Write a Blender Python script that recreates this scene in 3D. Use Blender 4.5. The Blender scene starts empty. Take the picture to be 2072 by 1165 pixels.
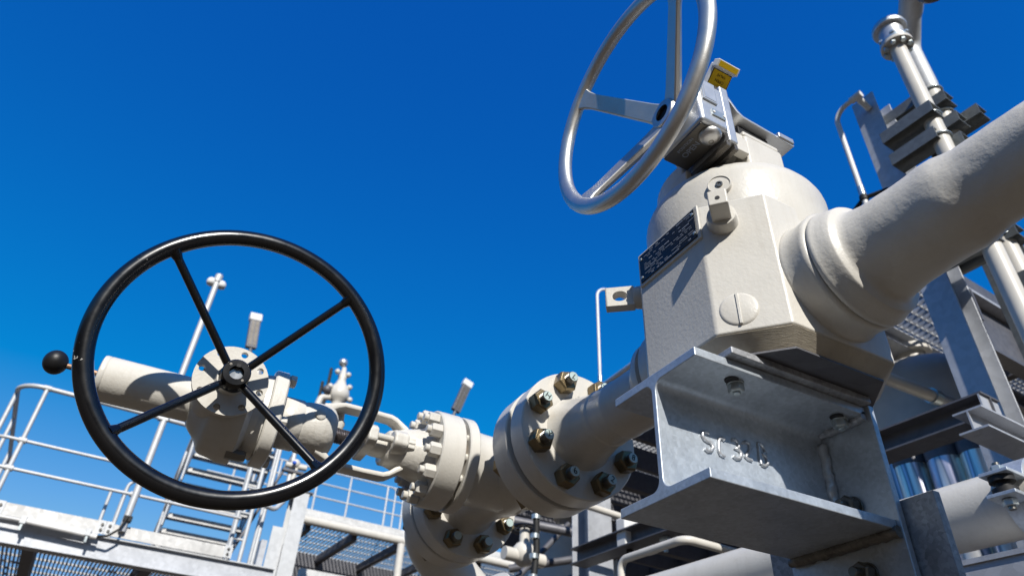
import bpy, bmesh, math, random
from mathutils import Vector, Matrix, noise
import numpy as np
random.seed(7)
S = bpy.context.scene
COL = S.collection
PI = math.pi
R = math.radians

# ------------------------------------------------------------------ camera
FPX, HEAD, PITCH, ROLL = 1420.0, R(63.5), R(36.5), R(3.1)
EYE = Vector((0, 0, 1.6))
fx = Vector((math.cos(HEAD), math.sin(HEAD), 0))
rx = Vector((math.sin(HEAD), -math.cos(HEAD), 0))
up = Vector((0, 0, 1))
cW = fx*math.cos(PITCH) + up*math.sin(PITCH)
u0 = up*math.cos(PITCH) - fx*math.sin(PITCH)
cR = rx*math.cos(ROLL) + u0*math.sin(ROLL)
cU = u0*math.cos(ROLL) - rx*math.sin(ROLL)
cam = bpy.data.cameras.new('camera')
cam.sensor_width = 36.0
cam.lens = 36.0*FPX/2072.0
cam.clip_start = 0.02
cam.clip_end = 3000
cam.dof.use_dof = True
cam.dof.focus_distance = 1.25
cam.dof.aperture_fstop = 5.6
camo = bpy.data.objects.new('camera', cam)
COL.objects.link(camo)
m = Matrix((cR, cU, -cW)).transposed().to_4x4()
m.translation = EYE
camo.matrix_world = m
S.camera = camo

# ------------------------------------------------------------------ sky and sun
SUN_DIR = Vector((0.166, 0.80, -0.576)).normalized()      # the way the light travels
SUN_EL = math.asin(-SUN_DIR.z)
w = bpy.data.worlds.new('World')
S.world = w
w.use_nodes = True
nt = w.node_tree
nt.nodes.clear()
sky = nt.nodes.new('ShaderNodeTexSky')
sky.sky_type = 'NISHITA'
sky.sun_disc = False
sky.sun_elevation = SUN_EL
sx, sy = -SUN_DIR.x, -SUN_DIR.y
sky.sun_rotation = math.atan2(sx, sy)
sky.air_density = 1.0
sky.dust_density = 0.3
sky.ozone_density = 3.0
# deep polarised blue: each channel of the sky follows its own power curve
sep = nt.nodes.new('ShaderNodeSeparateColor')
com = nt.nodes.new('ShaderNodeCombineColor')
nt.links.new(sky.outputs[0], sep.inputs[0])
def mth(op, a, b):
    n = nt.nodes.new('ShaderNodeMath'); n.operation = op
    nt.links.new(a, n.inputs[0]); n.inputs[1].default_value = b
    return n.outputs[0]
K = 0.085
r_ = mth('MAXIMUM', mth('ADD', mth('MULTIPLY', sep.outputs[0], 2.0*K), -.222), 0.002)
g_ = mth('MULTIPLY', mth('POWER', mth('MULTIPLY', sep.outputs[1], K), 1.18), 1.64)
b_ = mth('MULTIPLY', mth('POWER', mth('MULTIPLY', sep.outputs[2], K), .577), 1.20)
r_ = mth('MINIMUM', r_, .20); g_ = mth('MINIMUM', g_, .43); b_ = mth('MINIMUM', b_, .80)
for k_, c_ in enumerate((r_, g_, b_)): nt.links.new(mth('MULTIPLY', c_, 10.0), com.inputs[k_])
bgn = nt.nodes.new('ShaderNodeBackground')
bgn.inputs[1].default_value = 0.0732
out = nt.nodes.new('ShaderNodeOutputWorld')
nt.links.new(com.outputs[0], bgn.inputs[0])
nt.links.new(bgn.outputs[0], out.inputs[0])
sl = bpy.data.lights.new('sun', 'SUN')
sl.energy = 5.0
sl.angle = R(0.5)
sl.color = (1.0, 0.955, 0.88)
slo = bpy.data.objects.new('sun', sl)
slo.rotation_euler = SUN_DIR.to_track_quat('-Z', 'Y').to_euler()
COL.objects.link(slo)
S.view_settings.view_transform = 'Standard'
S.view_settings.look = 'None'
S.view_settings.exposure = 0.45
S.view_settings.gamma = 1.0

# ------------------------------------------------------------------ measuring helpers (metres from a sighting)
# second frame: the pipe racks and platforms behind stand 4 degrees off the valve skid
BG = R(4.0)
UB = Vector((math.cos(BG), math.sin(BG), 0))
VB = Vector((-UB.y, UB.x, 0))
def W3(u, v, z):
    return UB*u + VB*v + Vector((0, 0, z))
def ray(x, y):
    return cR*((x-1036)/FPX) - cU*((y-582.5)/FPX) + cW
def sight(x, y, axis, val):
    """u, v, z of what is seen at x, y in the plane u, v or z = val"""
    r = ray(x, y)
    d = (r.dot(UB), r.dot(VB), r.z)
    c = (EYE.dot(UB), EYE.dot(VB), EYE.z)
    t = (val-c[axis])/d[axis]
    return [c[i]+t*d[i] for i in range(3)]
def sightw(x, y, axis, val):
    r = ray(x, y)
    return EYE + r*((val-EYE[axis])/r[axis])

# ------------------------------------------------------------------ materials
def newmat(name):
    mt = bpy.data.materials.new(name)
    mt.use_nodes = True
    n = mt.node_tree
    return mt, n, n.nodes['Principled BSDF']
def coordn(n):
    t = n.nodes.new('ShaderNodeNewGeometry')
    return t.outputs['Position']
def noisen(n, scale, detail=3, rough=.55, vec=None, stretch=None):
    t = n.nodes.new('ShaderNodeTexNoise')
    t.inputs['Scale'].default_value = scale
    t.inputs['Detail'].default_value = detail
    t.inputs['Roughness'].default_value = rough
    v = vec or coordn(n)
    if stretch:
        mp = n.nodes.new('ShaderNodeMapping')
        mp.inputs['Scale'].default_value = stretch
        n.links.new(v, mp.inputs[0]); v = mp.outputs[0]
    n.links.new(v, t.inputs['Vector'])
    return t
def ramp(n, fac, stops):
    r = n.nodes.new('ShaderNodeValToRGB')
    e = r.color_ramp.elements
    while len(e) < len(stops): e.new(.5)
    for i, (p, c) in enumerate(stops):
        e[i].position = p
        e[i].color = (*c, 1) if len(c) == 3 else c
    n.links.new(fac, r.inputs[0])
    return r
def paint(name, col, rough=.35, bump=.0004, bscale=260, spec=.32, mottle=.06, stain=0, metal=0.0, coat=0.0, stretch=None, stain_col=(.28,.19,.10)):
    mt, n, b = newmat(name)
    col = tuple(c*(.74 if metal < .7 else .9) for c in col)
    ns = noisen(n, 9, 5)
    lo = tuple(c*(1-mottle*1.6) for c in col)
    hi = tuple(min(1, c*(1+mottle)) for c in col)
    rp = ramp(n, ns.outputs['Fac'], [(.3, lo), (.7, hi)])
    colout = rp.outputs[0]
    if stain:
        s2 = noisen(n, 22, 6, .65)
        r2 = ramp(n, s2.outputs['Fac'], [(.56, (0,0,0)), (.80, (stain,)*3)])
        mx = n.nodes.new('ShaderNodeMix'); mx.data_type = 'RGBA'
        n.links.new(r2.outputs[0], mx.inputs[0])
        n.links.new(colout, mx.inputs[6])
        mx.inputs[7].default_value = (*stain_col, 1)
        colout = mx.outputs[2]
    if stain:
        s3 = noisen(n, 1.0, 5, .6, stretch=(70,70,5))
        r3 = ramp(n, s3.outputs['Fac'], [(.50, (0,0,0)), (.85, (stain*1.1,)*3)])
        mx3 = n.nodes.new('ShaderNodeMix'); mx3.data_type = 'RGBA'
        n.links.new(r3.outputs[0], mx3.inputs[0]); n.links.new(colout, mx3.inputs[6])
        mx3.inputs[7].default_value = (.20,.165,.12,1)
        colout = mx3.outputs[2]
    n.links.new(colout, b.inputs['Base Color'])
    rn = noisen(n, 40, 3)
    mr = n.nodes.new('ShaderNodeMapRange')
    mr.inputs[3].default_value = max(.02, rough-.07); mr.inputs[4].default_value = rough+.10
    n.links.new(rn.outputs['Fac'], mr.inputs[0])
    n.links.new(mr.outputs[0], b.inputs['Roughness'])
    b.inputs['Metallic'].default_value = metal
    b.inputs['Specular IOR Level'].default_value = spec
    b.inputs['Coat Weight'].default_value = coat
    b.inputs['Coat Roughness'].default_value = .12
    if bump:
        bn = noisen(n, bscale, 3, .6, stretch=stretch)
        bp = n.nodes.new('ShaderNodeBump')
        bp.inputs['Strength'].default_value = 1.0
        bp.inputs['Distance'].default_value = bump
        n.links.new(bn.outputs['Fac'], bp.inputs['Height'])
        n.links.new(bp.outputs[0], b.inputs['Normal'])
    return mt
def galv(name, col, metal=.55, rough=.42, scale=55, contrast=.25):
    mt, n, b = newmat(name)
    col = tuple(c*.74 for c in col)
    v = n.nodes.new('ShaderNodeTexVoronoi')
    v.inputs['Scale'].default_value = scale*3
    n.links.new(coordn(n), v.inputs['Vector'])
    n2 = noisen(n, scale*.35, 6, .65)
    mx = n.nodes.new('ShaderNodeMix'); mx.data_type = 'FLOAT'
    mx.inputs[0].default_value = .7
    n.links.new(v.outputs['Color'], mx.inputs[2]); n.links.new(n2.outputs['Fac'], mx.inputs[3])
    lo = tuple(c*(1-contrast) for c in col); hi = tuple(min(1, c*(1+contrast)) for c in col)
    rp = ramp(n, mx.outputs[0], [(.3, lo), (.7, hi)])
    n.links.new(rp.outputs[0], b.inputs['Base Color'])
    mr = n.nodes.new('ShaderNodeMapRange')
    mr.inputs[3].default_value = rough-.1; mr.inputs[4].default_value = rough+.16
    n.links.new(n2.outputs['Fac'], mr.inputs[0])
    n.links.new(mr.outputs[0], b.inputs['Roughness'])
    b.inputs['Metallic'].default_value = metal
    n3 = noisen(n, 180, 4, .6)
    bp = n.nodes.new('ShaderNodeBump')
    bp.inputs['Distance'].default_value = .0004
    bp.inputs['Strength'].default_value = .8
    n.links.new(n3.outputs['Fac'], bp.inputs['Height'])
    n.links.new(bp.outputs[0], b.inputs['Normal'])
    return mt
CREAM = (.68, .653, .592)
M = {}
M['cream'] = paint('cream_enamel', CREAM, rough=.30, bump=.0005, bscale=150, mottle=.045, stain=.13)
M['cream_cast'] = paint('cream_cast_iron_paint', CREAM, rough=.34, bump=.0012, bscale=95, mottle=.06, stain=.30)
M['cream_coat'] = paint('cream_textured_coating', (.665,.64,.585), rough=.42, bump=.0007, bscale=120, mottle=.05, stain=.10)
M['cream_bare'] = paint('cream_machined_edge', (.50,.45,.36), rough=.42, bump=.0006, bscale=60, stretch=(1,1,14), mottle=.14, stain=.35)
M['cream_plain'] = paint('cream_smooth', (.68,.65,.59), rough=.35, bump=0)
M['galv'] = galv('hot_dip_galvanised_steel', (.565,.62,.68), metal=.55, contrast=.16)
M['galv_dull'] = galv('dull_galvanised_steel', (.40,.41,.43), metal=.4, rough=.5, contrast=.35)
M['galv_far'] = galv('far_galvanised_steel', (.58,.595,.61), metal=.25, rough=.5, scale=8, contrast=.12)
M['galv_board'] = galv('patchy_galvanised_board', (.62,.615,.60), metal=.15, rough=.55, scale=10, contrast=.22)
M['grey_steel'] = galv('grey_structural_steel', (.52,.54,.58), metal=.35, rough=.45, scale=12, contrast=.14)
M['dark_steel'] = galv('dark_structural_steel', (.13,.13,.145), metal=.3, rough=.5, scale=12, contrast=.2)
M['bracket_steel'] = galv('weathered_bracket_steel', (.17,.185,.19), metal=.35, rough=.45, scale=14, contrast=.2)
M['weld'] = galv('galvanised_weld', (.60,.62,.65), metal=.6, rough=.32, contrast=.12)
M['weld_dark'] = galv('dark_weld_seam', (.20,.19,.17), metal=.4, rough=.45, contrast=.4)
M['black'] = paint('black_gloss_enamel', (.004,.004,.005), rough=.22, bump=.0001, bscale=60, spec=.45, coat=.25)
def chips(mt):
    n = mt.node_tree; b = n.nodes['Principled BSDF']
    src = b.inputs['Base Color'].links[0].from_socket
    t = noisen(n, 150, 2, .5); t2 = noisen(n, 7, 2, .5)
    ml = n.nodes.new('ShaderNodeMath'); ml.operation = 'MULTIPLY'
    n.links.new(t.outputs['Fac'], ml.inputs[0]); n.links.new(t2.outputs['Fac'], ml.inputs[1])
    rp = ramp(n, ml.outputs[0], [(.482, (0,0,0)), (.492, (1,1,1))])
    mx = n.nodes.new('ShaderNodeMix'); mx.data_type = 'RGBA'
    n.links.new(rp.outputs[0], mx.inputs[0]); n.links.new(src, mx.inputs[6]); mx.inputs[7].default_value = (.32,.31,.29,1)
    n.links.new(mx.outputs[2], b.inputs['Base Color'])
chips(M['black'])
M['black_ball'] = paint('black_plastic', (.012,.012,.013), rough=.42, bump=.0003, bscale=160)
M['rubber'] = paint('black_rubber', (.015,.015,.015), rough=.6, bump=0)
M['silver'] = paint('brushed_aluminium', (.62,.61,.59), rough=.40, bump=.0002, bscale=180, metal=.92, mottle=.08, stretch=(1,1,6))
M['silver_cast'] = paint('cast_aluminium', (.60,.61,.62), rough=.38, bump=.0003, bscale=300, metal=.75, mottle=.06)
M['silver_dark'] = paint('dark_cast_aluminium', (.17,.155,.135), rough=.42, bump=.0003, bscale=200, metal=.6, mottle=.15)
M['chrome'] = paint('turned_steel', (.72,.73,.74), rough=.22, bump=0, metal=1.0)
M['brass_nut'] = paint('passivated_brown_nut', (.235,.18,.10), rough=.38, bump=.0003, bscale=200, metal=.7, mottle=.35)
M['bolt_end'] = paint('stud_end_face', (.55,.66,.62), rough=.36, bump=.0002, bscale=300, metal=.1, mottle=.15)
M['stud'] = paint('stud_thread', (.20,.19,.17), rough=.3, bump=0, metal=.85)
M['stem'] = paint('oiled_stem_thread', (.16,.14,.14), rough=.33, bump=.0006, bscale=120, metal=.8, mottle=.3)
M['zinc'] = paint('zinc_bolt', (.50,.55,.56), rough=.32, bump=0, metal=.75)
M['ink'] = paint('black_marker_ink', (.008,.008,.008), rough=.5, bump=0)
M['plate_black'] = paint('black_nameplate', (.006,.007,.009), rough=.34, bump=0)
M['plate_text'] = paint('engraved_lettering', (.30,.34,.42), rough=.5, bump=0)
M['yellow'] = paint('yellow_label', (.80,.52,.01), rough=.4, bump=0)
M['white'] = paint('white_plastic', (.80,.80,.79), rough=.4, bump=0)
M['white_tube'] = paint('white_conduit', (.78,.78,.77), rough=.38, bump=.0004, bscale=60)
M['copper'] = paint('rusty_rod', (.36,.22,.14), rough=.45, bump=.0003, bscale=120, metal=.4, mottle=.3)
M['blue'] = paint('blue_handle', (.01,.10,.60), rough=.4, bump=0)
M['gasket'] = paint('gasket_orange', (.40,.22,.08), rough=.6, bump=.0008, bscale=80, mottle=.3)
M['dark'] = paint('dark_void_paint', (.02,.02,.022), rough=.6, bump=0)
M['glassy'] = paint('clear_cover', (.55,.58,.62), rough=.12, bump=0, metal=.3, coat=1)
def clad_reflections():
    mt, n, b = newmat('cladding_painted_reflections')
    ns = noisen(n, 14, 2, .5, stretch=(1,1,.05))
    rp = ramp(n, ns.outputs['Fac'], [(.36,(.85,.84,.74)),(.44,(.20,.27,.32)),(.52,(.62,.60,.72)),(.58,(.16,.20,.26)),(.66,(.88,.86,.82))])  # sky reflections and bright highlights put in as colour stripes
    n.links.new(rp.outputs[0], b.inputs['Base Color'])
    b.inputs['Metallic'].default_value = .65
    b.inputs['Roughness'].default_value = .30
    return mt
M['clad'] = clad_reflections()
def ground_mat():
    mt, n, b = newmat('gravel_ground')
    v = n.nodes.new('ShaderNodeTexVoronoi'); v.inputs['Scale'].default_value = 28
    n.links.new(coordn(n), v.inputs['Vector'])
    rp = ramp(n, v.outputs['Color'], [(.1,(.042,.030,.018)),(.9,(.10,.074,.046))])
    n.links.new(rp.outputs[0], b.inputs['Base Color'])
    b.inputs['Roughness'].default_value = .9
    bp = n.nodes.new('ShaderNodeBump'); bp.inputs['Distance'].default_value = .02
    n.links.new(v.outputs['Distance'], bp.inputs['Height']); n.links.new(bp.outputs[0], b.inputs['Normal'])
    return mt
M['ground'] = ground_mat()
M['blocker'] = paint('blocker_ring_brown', (.085,.075,.035), rough=.9, bump=.05, bscale=2.5, mottle=.35, spec=.1)  # earth tone of the unseen ring added to block low sky light

# ------------------------------------------------------------------ mesh builder
ROOT = {}
def basis(axis):
    a = Vector(axis).normalized()
    t = Vector((0,0,1)) if abs(a.z) < .9 else Vector((1,0,0))
    e1 = a.cross(t).normalized()
    e2 = a.cross(e1).normalized()
    return a, e1, e2
class MB:
    def __init__(s, F=None):
        s.bm = bmesh.new(); s.F = F
    def pt(s, p):
        return s.F(*p) if s.F else Vector(p)
    def face(s, vs):
        try: return s.bm.faces.new(vs)
        except ValueError: return None
    def hexa(s, P):
        v = [s.bm.verts.new(Vector(p)) for p in P]
        for f in ((0,3,2,1),(4,5,6,7),(0,1,5,4),(1,2,6,5),(2,3,7,6),(3,0,4,7)):
            s.face([v[i] for i in f])
        return s
    def box(s, a, b):
        x0,y0,z0 = a; x1,y1,z1 = b
        P = [(x0,y0,z0),(x1,y0,z0),(x1,y1,z0),(x0,y1,z0),(x0,y0,z1),(x1,y0,z1),(x1,y1,z1),(x0,y1,z1)]
        return s.hexa([s.pt(p) for p in P])
    def boxo(s, c, e1, e2, e3):
        """box about a centre with half-extent vectors"""
        c = s.pt(c); e1, e2, e3 = Vector(e1), Vector(e2), Vector(e3)
        return s.hexa([c-e1-e2-e3, c+e1-e2-e3, c+e1+e2-e3, c-e1+e2-e3, c-e1-e2+e3, c+e1-e2+e3, c+e1+e2+e3, c-e1+e2+e3])
    def prism(s, poly, vec):
        vec = Vector(vec)
        A = [s.bm.verts.new(s.pt(p)) for p in poly]
        B = [s.bm.verts.new(s.pt(p)+vec) for p in poly]
        n = len(A)
        s.face(A[::-1]); s.face(B)
        for i in range(n): s.face([A[i], A[(i+1)%n], B[(i+1)%n], B[i]])
        return s
    def loft(s, rings, cap=True):
        V = [[s.bm.verts.new(Vector(p)) for p in r] for r in rings]
        n = len(V[0])
        for a, b in zip(V, V[1:]):
            for i in range(n): s.face([a[i], a[(i+1)%n], b[(i+1)%n], b[i]])
        if cap:
            s.face(V[0][::-1]); s.face(V[-1])
        return s
    def revolve(s, o, axis, prof, seg=48, lump=None, cap=True, phase=0):
        o = s.pt(o); a, e1, e2 = basis(axis)
        rings = []
        for (d, r) in prof:
            ring = []
            for i in range(seg):
                t = 2*PI*i/seg+phase
                k = e1*math.cos(t)+e2*math.sin(t)
                p = o+a*d+k*max(r, 1e-5)
                if lump and r > .01: p += k*lump(p)
                ring.append(p)
            rings.append(ring)
        return s.loft(rings, cap)
    def cyl(s, p0, p1, r, seg=16, r2=None):
        p0, p1 = s.pt(p0), s.pt(p1)
        F = s.F; s.F = None
        s.revolve(p0, p1-p0, [(0,r),((p1-p0).length, r if r2 is None else r2)], seg)
        s.F = F
        return s
    def ring(s, o, axis, d0, d1, ro, ri, seg=64, bev=.003):
        """annular disc with softened outer edges"""
        o = s.pt(o); a, e1, e2 = basis(axis)
        prof = [(d0,ri),(d0,ro-bev),(d0+bev,ro),(d1-bev,ro),(d1,ro-bev),(d1,ri)]
        V = []
        for d, r in prof:
            V.append([s.bm.verts.new(o+a*d+(e1*math.cos(2*PI*i/seg)+e2*math.sin(2*PI*i/seg))*r) for i in range(seg)])
        for q in range(len(V)):
            A, B = V[q], V[(q+1)%len(V)]
            for i in range(seg): s.face([A[i],A[(i+1)%seg],B[(i+1)%seg],B[i]])
        return s
    def hexnut(s, o, axis, af, h, phase=0):
        rr = af/math.sqrt(3)
        return s.revolve(o, axis, [(0,rr*.93),(h*.06,rr),(h*.84,rr),(h,rr*.86)], 6, phase=phase)
    def torus(s, c, axis, rad, ra, rr, seg=96, sec=20, chamf=None):
        c = s.pt(c); a, e1, e2 = basis(axis)
        V = []
        for i in range(seg):
            t = 2*PI*i/seg; k = e1*math.cos(t)+e2*math.sin(t)
            V.append([s.bm.verts.new(c+k*(rad+rr*math.cos(2*PI*j/sec))+a*(ra*math.sin(2*PI*j/sec))) for j in range(sec)])
        for i in range(seg):
            A, B = V[i], V[(i+1)%seg]
            for j in range(sec): s.face([A[j],B[j],B[(j+1)%sec],A[(j+1)%sec]])
        return s
    def tube(s, pts, r, bend=0, seg=14, rend=None, lump=None, steps=7):
        P = [s.pt(p) for p in pts]
        path = [P[0]]
        for i in range(1, len(P)-1):
            a, b, c = P[i-1], P[i], P[i+1]
            d0, d1 = (a-b).normalized(), (c-b).normalized()
            ang = d0.angle(d1)
            if bend <= 0 or ang > PI-.02:
                path.append(b); continue
            cut = min(bend/math.tan(ang/2), (a-b).length*.49, (c-b).length*.49)
            rad = cut*math.tan(ang/2)
            ctr = b+(d0+d1).normalized()*(rad/math.sin(ang/2))
            s0 = b+d0*cut-ctr; s1 = b+d1*cut-ctr
            for q in range(steps+1):
                path.append(ctr+s0.normalized().slerp(s1.normalized(), q/steps)*rad)
        path.append(P[-1])
        rings = []; e1 = None
        for i, p in enumerate(path):
            if i == 0: t = path[1]-path[0]
            elif i == len(path)-1: t = path[-1]-path[-2]
            else: t = (path[i+1]-p).normalized()+(p-path[i-1]).normalized()
            t = t.normalized()
            if e1 is None: _, e1, _ = basis(t)
            e1 = (e1-t*e1.dot(t)).normalized(); e2 = t.cross(e1)
            rr = r if rend is None else r+(rend-r)*i/(len(path)-1)
            ring = []
            for j in range(seg):
                k = e1*math.cos(2*PI*j/seg)+e2*math.sin(2*PI*j/seg)
                q = p+k*rr
                if lump: q += k*lump(q)
                ring.append(q)
            rings.append(ring)
        return s.loft(rings)
    def ball(s, c, r, seg=24, squash=1.0, axis=(0,0,1)):
        n = seg//2
        return s.revolve(c, axis, [(-r*squash*math.cos(PI*i/n), r*math.sin(PI*i/n)) for i in range(n+1)], seg)
    def build(s, name, mat, parent=None, bevel=0, angle=38, segs=2):
        bm = s.bm
        bmesh.ops.remove_doubles(bm, verts=bm.verts, dist=1e-6)
        bmesh.ops.recalc_face_normals(bm, faces=bm.faces)
        off = Vector((0,0,0))
        if parent is not None: off = ROOT[parent.name]
        else:
            lo = Vector((min(v.co.x for v in bm.verts), min(v.co.y for v in bm.verts), min(v.co.z for v in bm.verts)))
            hi = Vector((max(v.co.x for v in bm.verts), max(v.co.y for v in bm.verts), max(v.co.z for v in bm.verts)))
            off = Vector(((lo.x+hi.x)/2, (lo.y+hi.y)/2, lo.z))
        for v in bm.verts: v.co -= off
        for f in bm.faces: f.smooth = True
        lim = R(angle)
        for e in bm.edges:
            if len(e.link_faces) == 2 and e.calc_face_angle(0) > lim: e.smooth = False
        me = bpy.data.meshes.new(name)
        bm.to_mesh(me); bm.free()
        o = bpy.data.objects.new(name, me)
        me.materials.append(mat if not isinstance(mat, str) else M[mat])
        COL.objects.link(o)
        if parent is not None: o.parent = parent
        else: o.location = off
        ROOT[o.name] = off
        if bevel:
            bv = o.modifiers.new('bevel', 'BEVEL')
            bv.width = bevel; bv.segments = segs; bv.limit_method = 'ANGLE'; bv.angle_limit = R(40)
            bv.harden_normals = True
        return o
def tag(o, label, cat, group=None, kind=None):
    if kind: o['kind'] = kind
    if label: o['label'] = label
    if cat: o['category'] = cat
    if group: o['group'] = group
    return o
def thing(name, label, cat, loc, group=None):
    o = bpy.data.objects.new(name, None)
    o.empty_display_size = .1
    COL.objects.link(o)
    o.location = loc
    ROOT[o.name] = Vector(loc)
    return tag(o, label, cat, group)
def text_part(txt, name, parent, mat, origin, ex, ey, size, depth=.0008):
    cu = bpy.data.curves.new('lettering', 'FONT')
    cu.body = txt; cu.size = size; cu.extrude = depth/2; cu.align_x = 'CENTER'; cu.align_y = 'CENTER'
    tmp = bpy.data.objects.new('lettering', cu)
    COL.objects.link(tmp)
    dg = bpy.context.evaluated_depsgraph_get()
    me = bpy.data.meshes.new_from_object(tmp.evaluated_get(dg))
    bpy.data.objects.remove(tmp); bpy.data.curves.remove(cu)
    ex, ey = Vector(ex).normalized(), Vector(ey).normalized(); ez = ex.cross(ey)
    mm = Matrix((ex, ey, ez)).transposed().to_4x4(); mm.translation = Vector(origin)-ROOT[parent.name]
    me.transform(mm)
    me.name = name
    me.materials.clear(); me.materials.append(M[mat])
    o = bpy.data.objects.new(name, me); COL.objects.link(o); o.parent = parent
    ROOT[o.name] = ROOT[parent.name]
    return o
X, Y, Z = Vector((1,0,0)), Vector((0,1,0)), Vector((0,0,1))

# ------------------------------------------------------------------ ground
g = MB(); g.box((-600,-600,-.3),(600,600,0))
tag(g.build('ground', 'ground'), None, None, kind='structure')
# unseen ring added to block low sky light, taller behind the camera
g = MB(); NB = 96
ringsb = []
for rad, zz in ((42,-.1),(50,3.0),(60,8.5),(66,10.5),(80,11),(140,8),(160,-.2)):
    ringsb.append([Vector((rad*math.cos(2*PI*i/NB), rad*math.sin(2*PI*i/NB), zz*(1+1.3*max(0, min(1, .25-1.1*math.cos(2*PI*i/NB-HEAD))))+(0 if zz < 0 else 1.2*noise.noise(Vector((rad*.03*math.cos(2*PI*i/NB)*4, rad*.03*math.sin(2*PI*i/NB)*4, 0)))))) for i in range(NB)])
g.loft(ringsb, cap=False)
tag(g.build('horizon_blocker', 'blocker'), None, None, kind='structure')

# ================================================================== BALL VALVE
CX, CY, CZ = .87, .75, 2.315
bv = thing('ball_valve', 'large cream ball valve with faceted body, carrying a silver three spoke handwheel', 'valve', (CX, CY, 2.168))
hx, hy, kx, ky = .183, .172, .0725, .086
def octo(z, ins=0):
    a, b = hx-ins, hy-ins
    p, q = kx-ins*.1, ky-ins*.1
    return [(CX-a,CY-b+q,z),(CX-a+p,CY-b,z),(CX+a-p,CY-b,z),(CX+a,CY-b+q,z),(CX+a,CY+b-q,z),(CX+a-p,CY+b,z),(CX-a+p,CY+b,z),(CX-a,CY+b-q,z)]
b = MB(); b.loft([octo(2.197), octo(2.466)])
body = b.build('valve_body', 'cream', bv, bevel=.0045, segs=3)
b = MB(); b.loft([octo(2.170,.022), octo(2.1965,.001)])
b.build('body_base', 'cream_bare', bv, bevel=.001)
b = MB(); b.loft([octo(2.1685,.018), octo(2.1715,.018)])  # dark sheet standing in for the body's shaded underside
b.build('base_underside', 'dark_steel', bv)
b = MB(); b.revolve((CX,CY,0), Z, [(2.40,.160),(2.44,.176),(2.550,.176),(2.560,.1745),(2.572,.170),(2.584,.163),(2.594,.154),(2.599,.147),(2.603,.145),(2.603,.02)], 96)
b.build('bonnet', 'cream', bv, angle=50)
b = MB(); b.prism([(CX+.147*math.cos(R(a)), CY+.147*math.sin(R(a)), 2.59) for a in range(-14, 195, 6)], Z*.062); b.build('bonnet_collar', 'cream', bv, bevel=.005, angle=50)
# hub toward the coated pipe, hub toward the spool
b = MB(); b.revolve((CX,CY-hy+.012,CZ), -Y, [(0,.104),(.0115,.1095),(.016,.1080),(.022,.1065),(.032,.1055),(.050,.1075),(.056,.108),(.060,.104),(.061,.03)], 72)
b.build('end_hub', 'cream', bv, angle=50)
b = MB(); b.revolve((CX,CY+hy-.01,CZ+.006), Y, [(0,.112),(.012,.105),(.020,.103),(.048,.103),(.052,.100),(.053,.088),(.066,.088),(.067,.097),(.084,.096),(.10,.085),(.118,.074),(.119,.03)], 72)
b.build('end_hub', 'cream', bv, angle=50)
# slotted plug on the chamfered facet
nf = Vector((-ky,-kx,0)).normalized(); tf = Vector((nf.y,-nf.x,0)).normalized()
if tf.x < 0: tf = -tf
pc = Vector((.7125,.6345,2.238))
b = MB(); b.revolve(pc-nf*.002, nf, [(0,.0295),(.0030,.0300),(.0045,.0285),(.0055,.026),(.0056,.001)], 40)
pl = b.build('drain_plug', 'cream', bv)
b = MB(); b.boxo(pc+nf*.0036, tf*.0022, Z*.0285, nf*.0022)
b.build('slot_rib', 'cream', pl, bevel=.0006)
# lifting lugs
def lug(base, nrm, L=.060):
    nrm = Vector(nrm).normalized(); side = Z.cross(nrm).normalized()
    b = MB(); b.revolve(base-nrm*.004-Z*.004, nrm, [(0,.0275),(.004,.0262),(.020,.0252),(.026,.0235),(.027,.018)], 32)
    b.build('lug_stub', 'cream', bv)
    b = MB()
    b.loft([[base+nrm*.01+side*.0165-Z*.020,base+nrm*.01-side*.0165-Z*.020,base+nrm*.01-side*.0165+Z*.016,base+nrm*.01+side*.0165+Z*.016],
            [base+nrm*L+side*.0160-Z*.0135,base+nrm*L-side*.0160-Z*.0135,base+nrm*L-side*.0160+Z*.0185,base+nrm*L+side*.0160+Z*.0185]])
    lb = b.build('lifting_lug', 'cream', bv, bevel=.003)
    b = MB(); b.revolve(base+nrm*(L-.0006), nrm, [(0,.0042),(.0012,.0040)], 12)
    b.build('lug_hole', 'dark', lb)
    # spot face with a grub screw in the bonnet above
    n3 = Vector((-.77,-.64,0)).normalized()
    pk = Vector((.7295,.6433,2.520))+n3*.0035
    b = MB(); b.revolve(pk-n3*.02, n3, [(0,.0215),(.0225,.0215),(.0240,.0205),(.0241,.0195),(.0222,.0185),(.0222,.001)], 36)
    sf = b.build('spot_face', 'cream', bv)
    b = MB(); b.revolve(pk+n3*.002, n3, [(0,.0066),(.0030,.0064),(.0031,.0036),(.0012,.0034),(.0012,.0005)], 14); b.build('grub_screw', 'stud', sf)
lug(Vector((.7115,.6348,2.4218)), nf)
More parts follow.
